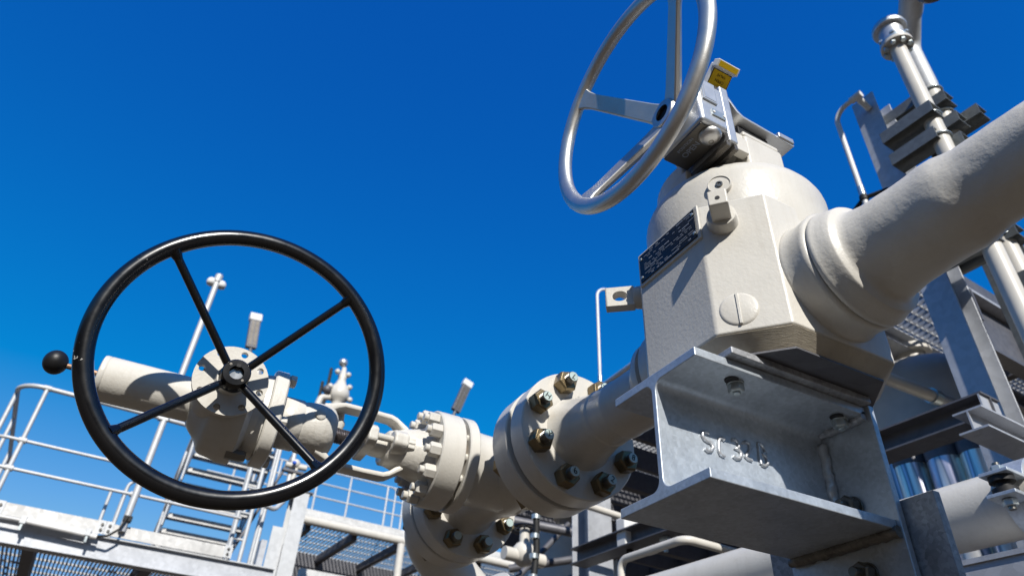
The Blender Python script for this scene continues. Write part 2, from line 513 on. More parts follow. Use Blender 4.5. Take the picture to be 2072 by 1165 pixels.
# second lug on the far-left corner: square end with a cross hole
nf2 = Vector((-ky,kx,0)).normalized()
b2 = Vector((CX-hx+kx*.5, CY+hy-ky*.5, 2.415))
b = MB(); b.revolve(b2-nf2*.004, nf2, [(0,.024),(.016,.022),(.020,.02)], 28)
side2 = Z.cross(nf2).normalized()
b.build('lifting_lug', 'cream', bv, bevel=.001)
e0 = b2+nf2*.042
b = MB()
q = 20; hr = .0115; hs = .0225
ringo = []; ringi = []
for i in range(q*4):
    t = 2*PI*i/(q*4)+PI/4; c_, s_ = math.cos(t), math.sin(t); k = hs/max(abs(c_),abs(s_))
    ringo.append((c_*k, s_*k)); ringi.append((c_*hr, s_*hr))
for sgn in (0,1): pass
F4 = []
hole_ax = side2
for (lst, d) in ((ringo,-.011),(ringo,.011),(ringi,.011),(ringi,-.011)):
    F4.append([b.bm.verts.new(e0+nf2*u_*1.25+Z*v_+hole_ax*d) for u_, v_ in lst])
for qn in range(4):
    A, B = F4[qn], F4[(qn+1)%4]
    for i in range(len(A)): b.face([A[i],A[(i+1)%len(A)],B[(i+1)%len(A)],B[i]])
b.build('lug_eye', 'cream', bv, bevel=.001)
# nameplate on the -x facet
px_ = CX-hx
b = MB(); b.box((px_-.004,.662,2.393),(px_+.001,.832,2.4675))
b.build('plate_pad', 'cream', bv, bevel=.0015)
b = MB(); b.box((px_-.0058,.6685,2.3985),(px_-.0035,.826,2.4625))
npl = b.build('nameplate', 'plate_black', bv, bevel=.0008)
b = MB()
rows = 13
for i in range(rows):
    z = 2.4035+i*.0044
    y = .812
    while y > .683:
        L_ = random.choice((.006,.009,.013,.018))
        if random.random() < .62 and not (.735 < y < .742):
            h_ = .0012 if i % 4 else .0019
            b.box((px_-.0062,y-L_,z),(px_-.0056,y,z+h_))
        y -= L_+random.choice((.003,.005,.010))
b.build('engraved_text', 'plate_text', npl)
for yy, zz in ((.821,2.409),(.821,2.452),(.6735,2.409),(.6735,2.452)):
    b = MB(); b.revolve((px_-.0055,yy,zz), -X, [(0,.0032),(.0016,.0030),(.0024,.0016),(.0025,.0002)], 12)
    b.build('rivet', 'zinc', npl)
# gear housing on the bonnet
def GF(x, y, z): return Vector((.954*x, .954*y, .954*(z-1.6)+1.6))
def GM(): return MB(GF)
b = GM(); b.box((.838,.652,2.640),(.945,.84,2.737)); b.build('gear_case', 'cream', bv, bevel=.008, segs=3)
b = GM(); b.box((.842,.656,2.7385),(.941,.836,2.752)); b.build('gear_case_lid', 'cream', bv, bevel=.004)
b = MB(); b.revolve((CX+.02,CY-.005,2.600), Z, [(0,.120),(.03,.116),(.036,.105),(.045,.102),(.046,.02)], 48); b.build('gear_base', 'cream', bv)
b = GM(); b.revolve((.845,.667,2.600), Z, [(0,.026),(.030,.026),(.036,.023),(.0361,.002)], 6); b.build('hex_boss', 'cream', bv, bevel=.002)
b = GM(); b.box((1.00,.70,2.61),(1.03,.73,2.66)); b.build('casting_pad', 'cream', bv, bevel=.004)
b = GM(); b.box((.755,.745,2.62),(.80,.80,2.668)); b.build('casting_pad', 'cream', bv, bevel=.004)
# bent cover plate above the case
b = GM(); 
prof = [(.792,2.868),(.812,2.842),(.836,2.806),(.850,2.796),(.995,2.786)]
thk = .006
poly = [(x,.655,z) for x, z in prof]+[(x+.004,.655,z+thk) for x, z in prof[::-1]]
b.prism(poly, Y*.185); b.build('cover_plate', 'silver_cast', bv, bevel=.001)
b = GM(); b.box((.850,.672,2.7525),(.935,.82,2.787)); b.build('gap_filler', 'dark', bv, bevel=.002)  # dark block put in for the shade of the gap below the plate
b = GM(); b.box((.950,.651,2.7915),(.996,.668,2.807)); b.build('cover_lug', 'silver_cast', bv, bevel=.003)
# worm shaft boss
WY, WZ = .700, 2.745
b = GM(); b.revolve((.795,WY,WZ-.02), X, [(0,.040),(.05,.040)], 32); b.build('worm_boss', 'cream', bv)
b = GM(); b.box((.802,.648,2.668),(.838,.668,2.712)); b.build('clip_bracket', 'cream', bv, bevel=.003)
# lockable indicator box between wheel and gear
b = GM(); b.box((.702,.630,2.680),(.772,.756,2.806))
ib = b.build('interlock_box', 'silver_cast', bv, bevel=.008, segs=3)
b = GM(); b.box((.7735,.636,2.664),(.797,.752,2.832)); b.build('interlock_flange', 'silver_cast', ib, bevel=.004)
b = GM(); b.box((.706,.640,2.6765),(.766,.752,2.6815)); b.build('under_plate', 'silver_dark', ib, bevel=.001)
b = GM()
b.box((.768,.640,2.652),(.777,.748,2.6635)); b.box((.788,.640,2.650),(.796,.748,2.6635))
for k in range(26):
    b.box((.7672,.6405+k*.0042,2.6512),(.7778,.6426+k*.0042,2.6530)); b.box((.7872,.6405+k*.0042,2.6492),(.7968,.6426+k*.0042,2.6510))
b.build('ribbed_guide', 'silver_dark', ib)
b = GM(); b.revolve((.742,.655,2.677), -Z, [(0,.0215),(.004,.0215),(.009,.018),(.012,.012),(.0125,.001)], 36); kn = b.build('lock_button', 'silver', ib)
b = GM(); b.revolve((.747,.659,2.666), -Z, [(0,.0055),(.002,.0055),(.0021,.0030),(.001,.0028),(.001,.0003)], 12); b.build('lock_core', 'stud', kn)
b = GM(); b.box((.730,.6268,2.705),(.764,.6305,2.722)); pt_ = b.build('rating_plate', 'zinc', ib)
b = GM()
for xx in (.734,.760): b.revolve((xx,.6268,2.7135), -Y, [(0,.0030),(.0012,.0030),(.0018,.0012)], 10)
b.build('rivet', 'white', pt_)
b = GM(); b.box((.712,.626,2.742),(.748,.6305,2.803)); wd = b.build('window_cover', 'glassy', ib, bevel=.0015)
b = GM(); b.box((.716,.6252,2.747),(.744,.6262,2.798)); b.build('window_pane', 'silver_cast', wd)
text_part('POSITION', 'engraving', ib, 'plate_text', GF(.718,.700,2.6762), (0,-1,0), (-1,0,0), .0095, .0006)
text_part('OPEN', 'engraving', ib, 'plate_text', GF(.735,.703,2.6762), (0,-1,0), (-1,0,0), .017, .0006)
# yellow tag on its arm
ax_ = Vector((-.0,0,0))
tagc = Vector((.789,.648,2.876)); TS = .90
ez_ = Vector((.02,-.74,.67)).normalized(); ey_ = Vector((0,-.67,-.74)).normalized()
b = GM(); b.boxo(tagc, X*.029*TS, ez_*.030*TS, ey_*.010*TS); tg = b.build('tag_head', 'white', ib, bevel=.004)
tdir = Vector((0,-.80,-.60)); tup = Vector((0,-.60,.80))
b = GM(); b.boxo(tagc+ez_*.028*TS+ey_*.014*TS, X*.031*TS, ez_*.009*TS, ey_*.010*TS); b.build('tag_lip', 'white', tg, bevel=.002)
b = GM(); b.boxo(tagc+ey_*.0105*TS-ez_*.006*TS, X*.0245*TS, ez_*.0205*TS, ey_*.0006); b.build('yellow_sticker', 'yellow', tg)
b = GM(); b.boxo(tagc+ez_*.028*TS+ey_*.0245*TS, X*.026*TS, ez_*.006*TS, ey_*.0005); b.build('yellow_sticker', 'yellow', tg)
b = GM(); b.boxo(tagc+ey_*.0102*TS-ez_*.006*TS, X*.0262*TS, ez_*.0222*TS, ey_*.0006); b.build('black_border', 'ink', tg)
for k, (tx, sz) in enumerate((('VALVE',.0085),('OPEN',.0095))):
    text_part(tx, 'lettering', tg, 'ink', GF(*(tagc+ey_*(.0105*TS+.0009)+ez_*(.006-.0125*k)*TS)), -X, -ez_, sz*TS, .0004)
b = GM(); b.box((.778,.650,2.8325),(.812,.674,2.850)); b.build('tag_arm', 'dark', ib, bevel=.002)
# silver handwheel
hw = GM(); HC = Vector((.581,WY,WZ)); HR = .2505*.954
hw.torus(HC, X, HR-.0165, .0135, .0165, 128, 24)
wheel = hw.build('handwheel_rim', 'silver', bv, angle=60)
wheel.name = 'handwheel'
ROOT['handwheel'] = ROOT[bv.name]
HBX = .678
b = GM(); b.revolve((HBX-.012,WY,WZ), X, [(0,.017),(0,.029),(.004,.0325),(.030,.0325),(.034,.026),(.034,.017)], 40, cap=False)
b.build('hub', 'silver', wheel, angle=45)
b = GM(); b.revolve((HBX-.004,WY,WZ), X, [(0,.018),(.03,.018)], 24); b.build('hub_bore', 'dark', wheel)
for ang in (45,-46,140):
    t = R(ang); k = Vector((0,math.cos(t),math.sin(t))); tn = Vector((0,-math.sin(t),math.cos(t)))
    p0 = GF(HBX+.006,WY,WZ)+k*.028; p1 = GF(*HC)+k*(HR-.030)+X*.004
    d = (p1-p0).normalized(); nn = d.cross(tn).normalized()
    b = GM()
    rings = []
    for f, wd_, th in ((0,.0215,.0125),(.12,.0195,.0110),(.85,.0165,.0085),(.94,.019,.0095),(1.06,.028,.0085)):
        p = p0+(p1-p0)*f
        rings.append([p+tn*wd_*a_+nn*th*c_ for a_, c_ in ((-1,-.75),(-.92,-1),(.92,-1),(1,-.75),(1,.0),(.34,1),(-.34,1),(-1,.0))])
    b.loft(rings); b.build('spoke', 'silver', wheel, bevel=.0012, angle=24)
b = GM(); b.revolve((HBX+.022,WY,WZ), X, [(0,.016),(.03,.016)], 20); b.build('input_shaft', 'chrome', wheel)

# ================================================================== COATED PIPE toward the camera
def lumpf(a, s):
    return lambda p: a*(noise.noise(p*s)+.5*noise.noise(p*s*2.3))
b = MB()
prof = [(0,.1030),(.002,.1050),(.008,.1050),(.010,.1035),(.034,.0965),(.0365,.0945),(.0385,.0865),(.044,.0805),(.060,.0770),(.072,.0745),(.095,.0740),(.120,.0725),(.145,.0715),(.170,.0725),(.185,.0715),(.20,.0675),(.215,.0645),(.25,.0625),(.32,.060),(.42,.0585),(.6,.0575),(.9,.057),(1.4,.057)]
fine = [prof[0]]
for (d0,r0),(d1,r1) in zip(prof, prof[1:]):
    n_ = max(1, int((d1-d0)/.007))
    for i in range(1, n_+1): fine.append((d0+(d1-d0)*i/n_, r0+(r1-r0)*i/n_))
b.revolve((CX,CY-hy-.049,CZ-.004), Vector((0,-1,.010)), fine, 110, lump=lambda p: min(1, max(0, (CY-hy-.075-p.y)*25))*.0024*(noise.noise(p*15)+.4*noise.noise(p*38)))
cp = b.build('coated_pipe', 'cream_coat', None, angle=80)
tag(cp, 'thick cream coated pipe with soft swellings, rising to the upper right edge', 'pipe')

# ================================================================== PIPE SPOOL with numbered flange
FZ = 2.3375
sp = thing('pipe_spool', 'short cream pipe ending in the big flange with numbered stud bolts', 'pipe', (CX, 1.2, 2.2))
b = MB(); b.revolve((CX,1.041,2.3245), Vector((0,1,.045)), [(0,.0655),(.10,.0655),(.104,.0672),(.114,.0672),(.118,.0655),(.17,.0655)], 64)
b.build('pipe', 'cream', sp, angle=60)
b = MB(); b.revolve((CX,1.205,2.332), Vector((0,1,.045)), [(0,.0655),(.006,.068),(.012,.0665),(.03,.0675),(.08,.079),(.112,.085),(.124,.093)], 64, cap=False)
b.build('neck', 'cream', sp, angle=60)
b = MB(); b.ring((CX,1.33,FZ), Y, 0, .060, .162, .05, 128, .003)
b.build('flange', 'cream', sp)
b = MB(); b.ring((CX,1.3905,FZ), Y, 0, .024, .088, .04, 48, .001); b.build('gasket_ring', 'dark', sp)
def studs(parent, y_face, y_end0, zc, rc, phase, marks, skip=(), back=None, nmat='brass_nut'):
    for k in range(8):
        if k in skip: continue
        t = R(phase+45*k)
        c = Vector((CX+rc*math.cos(t), 0, zc+rc*math.sin(t)))
        y_end = y_end0+(.004, -.003, .002, -.004, .001, -.002, .005, 0)[k]
        ns = Vector((c.x, y_face-.001, c.z))
        b = MB()
        L_ = (y_face-y_end)
        prof = [(-.10,.0135)]
        d = L_*.62
        prof.append((d,.0135))
        while d < L_-.003:
            prof += [(d,.0137),(d+.0012,.0137),(d+.0016,.0126),(d+.0022,.0126)]; d += .0026
        prof += [(L_-.0022,.0137),(L_,.0118)]
        b.revolve(ns, -Y, prof, 28)
        st = b.build('stud_bolt', 'stud', parent, angle=25)
        b = MB(); b.hexnut(ns, -Y, .049, .031, random.uniform(0,1.0)); b.build('nut', nmat, st, bevel=.001, angle=20)
        if back:
            b = MB(); b.hexnut(Vector((c.x,back+.001,c.z)), Y, .0455, .029, random.uniform(0,1)); b.build('nut', nmat, st, bevel=.001, angle=20)
        b = MB(); b.revolve((c.x,y_end-.0012,c.z), -Y, [(-.001,.0122),(.0006,.0118),(.0007,.0005)], 24); b.build('end_face', 'bolt_end', st)
        if k in marks:
            tx, rot = marks[k]
            r_ = R(rot); ex = Vector((math.cos(r_),0,math.sin(r_))); ey = Vector((-math.sin(r_),0,math.cos(r_)))
            text_part(tx, 'marking', st, 'ink', (c.x, y_end-.0022, c.z), ex, ey, .021, .0006)
studs(sp, 1.33, 1.280, FZ, .130, 68.4, {0:('10',20),1:('7',170),2:('H',-30),3:('Y',-20),4:('6',10),5:('2',-25),6:('8',-15)}, back=1.485)

# ================================================================== GATE VALVE
GY, GZ = 1.70, 2.347
gv = thing('gate_valve', 'cream gate valve lying sideways with black handwheel and bolted bonnet', 'valve', (.5, GY, 2.2))
b = MB(); b.ring((CX,1.413,FZ+.002), Y, 0, .072, .162, .05, 128, .003); b.build('flange', 'cream', gv)
b = MB()
b.revolve((CX,1.4855,2.342), Vector((0,1,.02)), [(0,.092),(.012,.085),(.05,.079),(.10,.083),(.16,.094),(.215,.100),(.27,.094),(.34,.084),(.42,.080),(.455,.084),(.475,.096)], 64)
b.revolve((.90,GY,GZ), -X, [(0,.098),(.10,.098),(.14,.099),(.175,.103),(.188,.112)], 64)
b.build('valve_body', 'cream', gv, angle=60)
b = MB(); b.ring((CX,1.960,2.352), Y, 0, .062, .163, .05, 128, .003); b.build('flange', 'cream', gv)
studs(gv, 1.960, 1.910, 2.352, .130, 67.5, {}, back=None)
b = MB(); b.ring((.690,GY,GZ), X, 0, .030, .128, .04, 96, .003); b.build('body_flange', 'cream', gv)
b = MB(); b.ring((.680,GY,GZ), X, 0, .0095, .094, .03, 64, .0008); b.build('gasket_ring', 'gasket', gv)
b = MB(); b.ring((.613,GY,GZ), X, 0, .066, .128, .04, 96, .003)
bf = b.build('bonnet_flange', 'cream', gv)
for k in range(12):
    t = 2*PI*k/12+.18
    c = Vector((.6135, GY+.106*math.cos(t), GZ+.106*math.sin(t)))
    b = MB(); b.revolve(c, -X, [(0,.0105),(.040,.0105),(.0415,.0085)], 16)
    bo = b.build('bonnet_bolt', 'cream', gv, angle=30)
    b = MB(); b.revolve(c+X*.066, X, [(0,.0095),(.0105,.0095)], 12); b.build('shank', 'cream', bo, angle=30)
    b = MB(); b.hexnut(c, -X, .034, .030, random.uniform(0,1)); b.build('nut', 'cream', bo, bevel=.0015, angle=20)
# bonnet neck with shoulders
b = MB()
b.revolve((.614,GY,GZ), -X, [(0,.088),(.010,.080),(.022,.072),(.045,.066),(.070,.060),(.090,.052),(.112,.046),(.118,.040),(.119,.018)], 48, lump=lumpf(.0008, 40))
b.build('bonnet', 'cream_cast', gv, angle=50)
for sg in (-1, 1):
    # ear on each side that takes the gland stud
    b = MB(); b.prism([(.500,GY+sg*.030,GZ-.030),(.500,GY+sg*.062,GZ-.026),(.500,GY+sg*.078,GZ-.012),(.500,GY+sg*.078,GZ+.014),(.500,GY+sg*.062,GZ+.028),(.500,GY+sg*.030,GZ+.032)], X*.040)
    b.build('bonnet_ear', 'cream_cast', gv, bevel=.006, segs=3)
    b = MB(); b.prism([(.540,GY+sg*.046,GZ-.022),(.540,GY+sg*.068,GZ-.014),(.540,GY+sg*.068,GZ+.014),(.540,GY+sg*.046,GZ+.022),(.590,GY+sg*.046,GZ+.018),(.590,GY+sg*.046,GZ-.018)][:4], X*.020)
    b.build('ear_rib', 'cream_cast', gv, bevel=.003)
    # yoke arm: flat bar, bent in at both ends
    zz = GZ+sg*.074
    b = MB()
    secs = []
    for (xx, dz, hz, wy) in ((.318,-.020,.016,.030),(.340,-.010,.013,.026),(.356,.000,.0095,.0235),(.372,.006,.0078,.0225),(.45,.007,.0075,.022),(.500,.006,.0078,.0225),(.516,.000,.0090,.023),(.528,-.010,.011,.025),(.548,-.026,.013,.028)):
        zc = zz+sg*dz
        ring = []
        for i in range(20):
            c_, s_ = math.cos(2*PI*i/20), math.sin(2*PI*i/20)
            ring.append(Vector((xx, GY+wy*math.copysign(abs(c_)**.45, c_), zc+hz*math.copysign(abs(s_)**.45, s_))))
        secs.append(ring)
    b.loft(secs); b.build('yoke_arm', 'cream', gv, angle=50)
# gland follower and its studs
b = MB()
b.revolve((.440,GY,GZ), X, [(0,.026),(.03,.030),(.064,.030)], 28)
b.prism([(.432,GY-.074,GZ-.016),(.432,GY-.058,GZ-.028),(.432,GY+.058,GZ-.028),(.432,GY+.074,GZ-.016),(.432,GY+.074,GZ+.016),(.432,GY+.058,GZ+.028),(.432,GY-.058,GZ+.028),(.432,GY-.074,GZ+.016)], X*.026)
b.build('gland_follower', 'cream_cast', gv, bevel=.005, angle=50)
for sg in (-1, 1):
    b = MB(); pr = [(0,.0088)]; d = .004
    while d < .150: pr += [(d,.0095),(d+.002,.0095),(d+.003,.0084),(d+.0045,.0084)]; d += .005
    pr.append((.158,.0088))
    b.revolve((.412,GY+sg*.055,GZ+.002), X, pr, 18); gs = b.build('gland_stud', 'cream', gv, angle=25)
    for xn, ax_n in ((.431,-1),(.5405,1)):
        b = MB(); b.hexnut((xn,GY+sg*.055,GZ+.002), X*ax_n, .028, .019, .2); b.build('nut', 'cream', gs, bevel=.001, angle=20)
# threaded stem
b = MB(); pr = [(0,.0195)]; d = .0
while d < .16: pr += [(d+.0010,.0200),(d+.0022,.0200),(d+.0032,.0178),(d+.0042,.0178)]; d += .0046
b.revolve((.33,GY,GZ), X, pr, 28); b.build('stem', 'stem', gv, angle=30)
# thrust hub of the yoke
b = MB(); b.revolve((.214,GY,GZ), X, [(0,.060),(.004,.064),(.052,.064),(.056,.061),(.062,.064),(.095,.068),(.118,.068),(.132,.062),(.142,.050),(.146,.030),(.146,.018)], 48, lump=lumpf(.0012, 40))
b.build('yoke_hub', 'cream_cast', gv, angle=60)
b = MB(); b.revolve((.305,GY-.064,GZ+.014), -Y, [(0,.0135),(.006,.0135),(.008,.011),(.0082,.001)], 20); b.build('grease_plug', 'cream_cast', gv)
b = MB(); b.revolve((.372,GY+.030,GZ+.030), Z, [(0,.014),(.014,.018),(.020,.018),(.026,.014),(.06,.012)], 20); b.build('grease_cup', 'cream', gv)
# mounting flange of the gearbox
def oval(x, ry, rz, n=28, pw=2.9):
    return [Vector((x, GY+ry*math.copysign(abs(math.cos(2*PI*i/n))**(2/pw), math.cos(2*PI*i/n)), GZ+rz*math.copysign(abs(math.sin(2*PI*i/n))**(2/pw), math.sin(2*PI*i/n)))) for i in range(n)]
b = MB(); b.loft([oval(.178,.088,.112), oval(.182,.092,.116), oval(.209,.092,.116), oval(.213,.088,.112)])
mf = b.build('gearbox_flange', 'cream', gv, bevel=.001, angle=50)
for yy, zz in ((-.058,.085),(-.066,-.03),(.058,.085),(.058,-.085)):
    b = MB(); b.hexnut((.2135,GY+yy,GZ+zz), X, .028, .016, .2); b.build('bolt', 'cream', mf, bevel=.001, angle=20)
b = MB(); b.loft([oval(.150,.080,.100,28,2.4), oval(.1775,.084,.106,28,2.4)]); b.build('gearbox_flange', 'cream', gv, bevel=.001, angle=50)
# bevel gearbox housing
b = MB()
b.revolve((.014,GY,GZ), X, [(0,.052),(.004,.062),(.020,.078),(.032,.090),(.038,.104),(.044,.112),(.052,.116),(.082,.122),(.088,.126),(.118,.126),(.124,.118),(.132,.098),(.148,.094),(.149,.05)], 64, lump=lumpf(.001, 30))
b.revolve((.075,GY,GZ), -Y, [(.02,.070),(.085,.070),(.10,.066),(.128,.062),(.140,.064)], 48)
gb = b.build('gearbox', 'cream', gv, angle=45)
b = MB(); b.hexnut((.118,GY-.03,GZ-.118), X, .024, .045, .1); b.build('bolt', 'stud', gb, angle=20)
# drilled input flange
PYF = 1.545
def drilled(mb, c, axis, d0, d1, ro, rb, rh, nh, ph, seg=16):
    """annular plate with through holes, built as sectors"""
    a, e1, e2 = basis(axis); c = Vector(c)
    P = lambda r, t, d: c+a*d+(e1*math.cos(t)+e2*math.sin(t))*r
    da = 2*PI/nh
    for k in range(nh):
        tc = ph+k*da
        outer = []
        ri = rb*2-ro if rb*2-ro > .01 else .01
        ri = .030
        n1 = 6
        for i in range(n1+1): outer.append((ro, tc-da/2+da*i/n1))
        for i in range(1, 4): outer.append((ro+(ri-ro)*i/4, tc+da/2))
        for i in range(n1+1): outer.append((ri, tc+da/2-da*i/n1))
        for i in range(1, 4): outer.append((ri+(ro-ri)*i/4, tc-da/2))
        hc = (rb*math.cos(tc), rb*math.sin(tc))
        n = len(outer)
        hole = []
        for (r_, t_) in outer:
            vx, vy = r_*math.cos(t_)-hc[0], r_*math.sin(t_)-hc[1]
            l_ = math.hypot(vx, vy); hole.append((hc[0]+vx/l_*rh, hc[1]+vy/l_*rh))
        O0 = [mb.bm.verts.new(P(r_,t_,d0)) for r_, t_ in outer]; O1 = [mb.bm.verts.new(P(r_,t_,d1)) for r_, t_ in outer]
        H0 = [mb.bm.verts.new(c+a*d0+e1*hx_+e2*hy_) for hx_, hy_ in hole]; H1 = [mb.bm.verts.new(c+a*d1+e1*hx_+e2*hy_) for hx_, hy_ in hole]
        for i in range(n):
            j = (i+1)%n
            mb.face([O0[i],O0[j],H0[j],H0[i]]); mb.face([O1[i],H1[i],H1[j],O1[j]]); mb.face([H0[i],H0[j],H1[j],H1[i]])
            if i < n1: mb.face([O0[i],O1[i],O1[j],O0[j]])
PCX = .076
IA = Vector((0,1,.105)).normalized(); IZ = X.cross(IA)
def IP(y): return Vector((PCX,PYF,GZ))+IA*((y-PYF)/IA.y)
b = MB(); drilled(b, (PCX,PYF,GZ), IA, 0, .014, .0815, .0675, .0078, 8, R(10))
b.revolve(IP(PYF+.0005), IA, [(0,.031),(.0135,.031)], 32)
b.build('input_flange', 'cream', gv, angle=30)
b = MB(); b.revolve(IP(PYF+.012), IA, [(0,.050),(.06,.054)], 40); b.build('input_neck', 'cream', gv)
b = MB(); b.revolve(IP(1.530), IA, [(0,.0325),(.008,.0325),(.0145,.036)], 36); b.build('shaft_collar', 'cream', gv)
# stem protector tube, rod and ball
b = MB(); b.revolve((-.193,GY,GZ), X, [(0,.02),(0,.046),(.002,.0505),(.006,.052),(.013,.052),(.0145,.0508),(.016,.052),(.205,.052),(.210,.055),(.222,.055)], 64)
b.build('stem_tube', 'cream', gv, angle=40)
b = MB(); b.cyl((-.268,GY,GZ+.008),(-.190,GY,GZ+.008),.0065,14); b.build('rod', 'copper', gv)
b = MB(); b.ball((-.283,GY,GZ+.010),.0275,28,.92,X); b.build('ball_knob', 'black_ball', gv)
# black handwheel
WCY, WR = 1.412, .309
HWC = Vector((.081,WCY,IP(WCY).z+.004))
b = MB(); b.torus(HWC, IA, WR-.0185, .0155, .0185, 160, 24)
bw = b.build('handwheel', 'black', gv, angle=60)
b = MB(); b.revolve(IP(1.487)+X*.003, IA, [(0,.0155),(0,.0285),(.0025,.031),(.042,.031),(.044,.0325),(.046,.0325),(.046,.0155)], 40, cap=False)
hb = b.build('hub', 'black', bw, angle=45)
b = MB(); b.revolve(IP(1.498)+X*.003, IA, [(0,.001),(0,.0148),(.04,.0148)], 28); b.build('shaft_end', 'chrome', bw)
b = MB(); b.boxo(IP(1.4885)+X*.003+IZ*.0165, X*.0042, IA*.0024, IZ*.0035); b.build('keyway', 'dark', bw)
b = MB()
for dx_, dz_ in ((-.0165,.015),(.0165,-.015)): b.revolve(IP(1.4868)+X*(.003+dx_)+IZ*dz_, -IA, [(0,.0030),(.0006,.0030),(.0007,.0014)], 12)
b.build('set_screws', 'silver_dark', bw)
for px2 in ((352,517),(706,612),(234,862),(645,937)):
    tgt = sightw(*px2, 1, WCY)
    k = (tgt-HWC); k = (k-IA*k.dot(IA)).normalized()
    p0 = IP(1.512)+X*.003+k*.024
    p1 = HWC+k*(WR-.026)
    b = MB(); b.tube([p0, p0+(p1-p0)*.03, p0+(p1-p0)*.90, p0+(p1-p0)*.955, p1], .0092, seg=14)
    b.revolve(p0+(p1-p0)*.92, p1-p0, [(0,.0090),(.012,.0125),(.022,.0155)], 16, cap=False)
    b.build('spoke', 'black', bw, angle=60)

# ================================================================== ELBOW beyond the gate valve
el = thing('pipe_elbow', 'cream flanged elbow turning down below the gate valve', 'pipe', (CX, 2.2, 2.1))
b = MB(); b.ring((CX,2.038,2.354), Y, 0, .074, .163, .05, 128, .003); b.build('flange', 'cream', el)
b = MB(); b.ring((CX,2.023,2.354), Y, 0, .0145, .088, .04, 48, .001); b.build('gasket_ring', 'dark', el)
for k in range(8):
    t = R(67.5+45*k); c = Vector((CX+.13*math.cos(t),2.113,2.354+.13*math.sin(t)))
    b = MB(); b.hexnut(c, Y, .0455, .03, k*.2); b.build('nut', 'brass_nut', el, bevel=.001, angle=20)
dirE = Vector((.80,.12,-.60)).normalized()
P0 = Vector((CX,2.11,2.354)); P1 = Vector((CX,2.36,2.36)); P2 = P1+dirE*.32
b = MB(); b.revolve(P0, Y, [(0,.10),(.012,.090),(.03,.086)], 48, cap=False)
b.tube([P0+Y*.012, P1, P2], .0855, .19, 48, steps=18); b.build('bend', 'cream', el, angle=60)
b = MB(); b.ring(P2-dirE*.005, dirE, 0, .066, .150, .05, 96, .003); b.build('end_flange', 'cream', el)
b = MB(); b.ring(P2+dirE*.0615, dirE, 0, .026, .138, .05, 96, .001); b.build('gasket_band', 'silver', el)
b = MB(); b.ring(P2+dirE*.088, dirE, 0, .066, .150, .05, 96, .003); b.build('end_flange', 'cream', el)
b = MB(); b.revolve(P2+dirE*.154, dirE, [(0,.10),(.03,.088),(.30,.085)], 48); b.build('outlet', 'cream', el)

# ================================================================== SUPPORT BRACKET (H beam on an end plate)
BX0, BX1, BY0, BZ0 = .6306, .988, .6574, 1.956
sb = thing('support_bracket', 'galvanised H beam bracket lettered SC32B carrying the ball valve', 'bracket', (BX1, BY0+.1, 1.83))
FL, WB, RT = .015, .0095, .016
def hprofile():
    y0, y1, z0, z1 = BY0, BY0+.2, BZ0, BZ0+.2
    yc = BY0+.1
    pts = [(y0,z0),(y1,z0),(y1,z0+FL)]
    def fil(cy, cz, a0, a1):
        return [(cy+RT*math.cos(a0+(a1-a0)*i/5), cz+RT*math.sin(a0+(a1-a0)*i/5)) for i in range(6)]
    wl, wr = yc-WB/2, yc+WB/2
    pts += fil(wr+RT, z0+FL+RT, -PI/2, -PI)
    pts += fil(wr+RT, z1-FL-RT, PI, PI/2)
    pts += [(y1,z1-FL),(y1,z1),(y0,z1),(y0,z1-FL)]
    pts += fil(wl-RT, z1-FL-RT, PI/2, 0)
    pts += fil(wl-RT, z0+FL+RT, 0, -PI/2)
    pts += [(y0,z0+FL)]
    return pts
b = MB(); b.prism([(BX0,y,z) for y, z in hprofile()], X*(BX1-BX0)); b.build('beam', 'galv', sb, bevel=.0018, angle=30)
b = MB(); b.box((.988,.650,1.60),(1.0005,.868,2.158)); ep = b.build('end_plate', 'galv', sb, bevel=.002)
b = MB(); b.box((.690,.642,2.1565),(.9875,.862,2.1680)); b.build('shim_plate', 'galv_dull', sb, bevel=.0015)
# weld beads where the beam meets the end plate
def bead(pts, r, name, mat, par, amp=.0016):
    b = MB(); b.tube(pts, r, 0, 10, lump=lumpf(amp, 90)); return b.build(name, mat, par, angle=80)
def dens(a, b_, n=18):
    a, b_ = Vector(a), Vector(b_); return [a+(b_-a)*i/n for i in range(n+1)]
bead(dens((.983,BY0-.004,BZ0-.004),(.983,BY0+.204,BZ0-.004),30), .009, 'weld_bead', 'weld_dark', sb, .003)
bead(dens((.983,BY0,BZ0+.183),(.983,BY0+.09,BZ0+.183),24), .008, 'weld_bead', 'galv_dull', sb, .003)
bead(dens((.982,BY0+.093,BZ0+.035),(.982,BY0+.093,BZ0+.165),24), .009, 'weld_bead', 'weld', sb, .004)
# rat hole at the foot of the web weld
b = MB(); b.revolve((.966,BY0+.0945,BZ0+.030), -Y, [(0,.014),(.0012,.013),(.0013,.001)], 18); b.build('drain_hole', 'dark', sb)
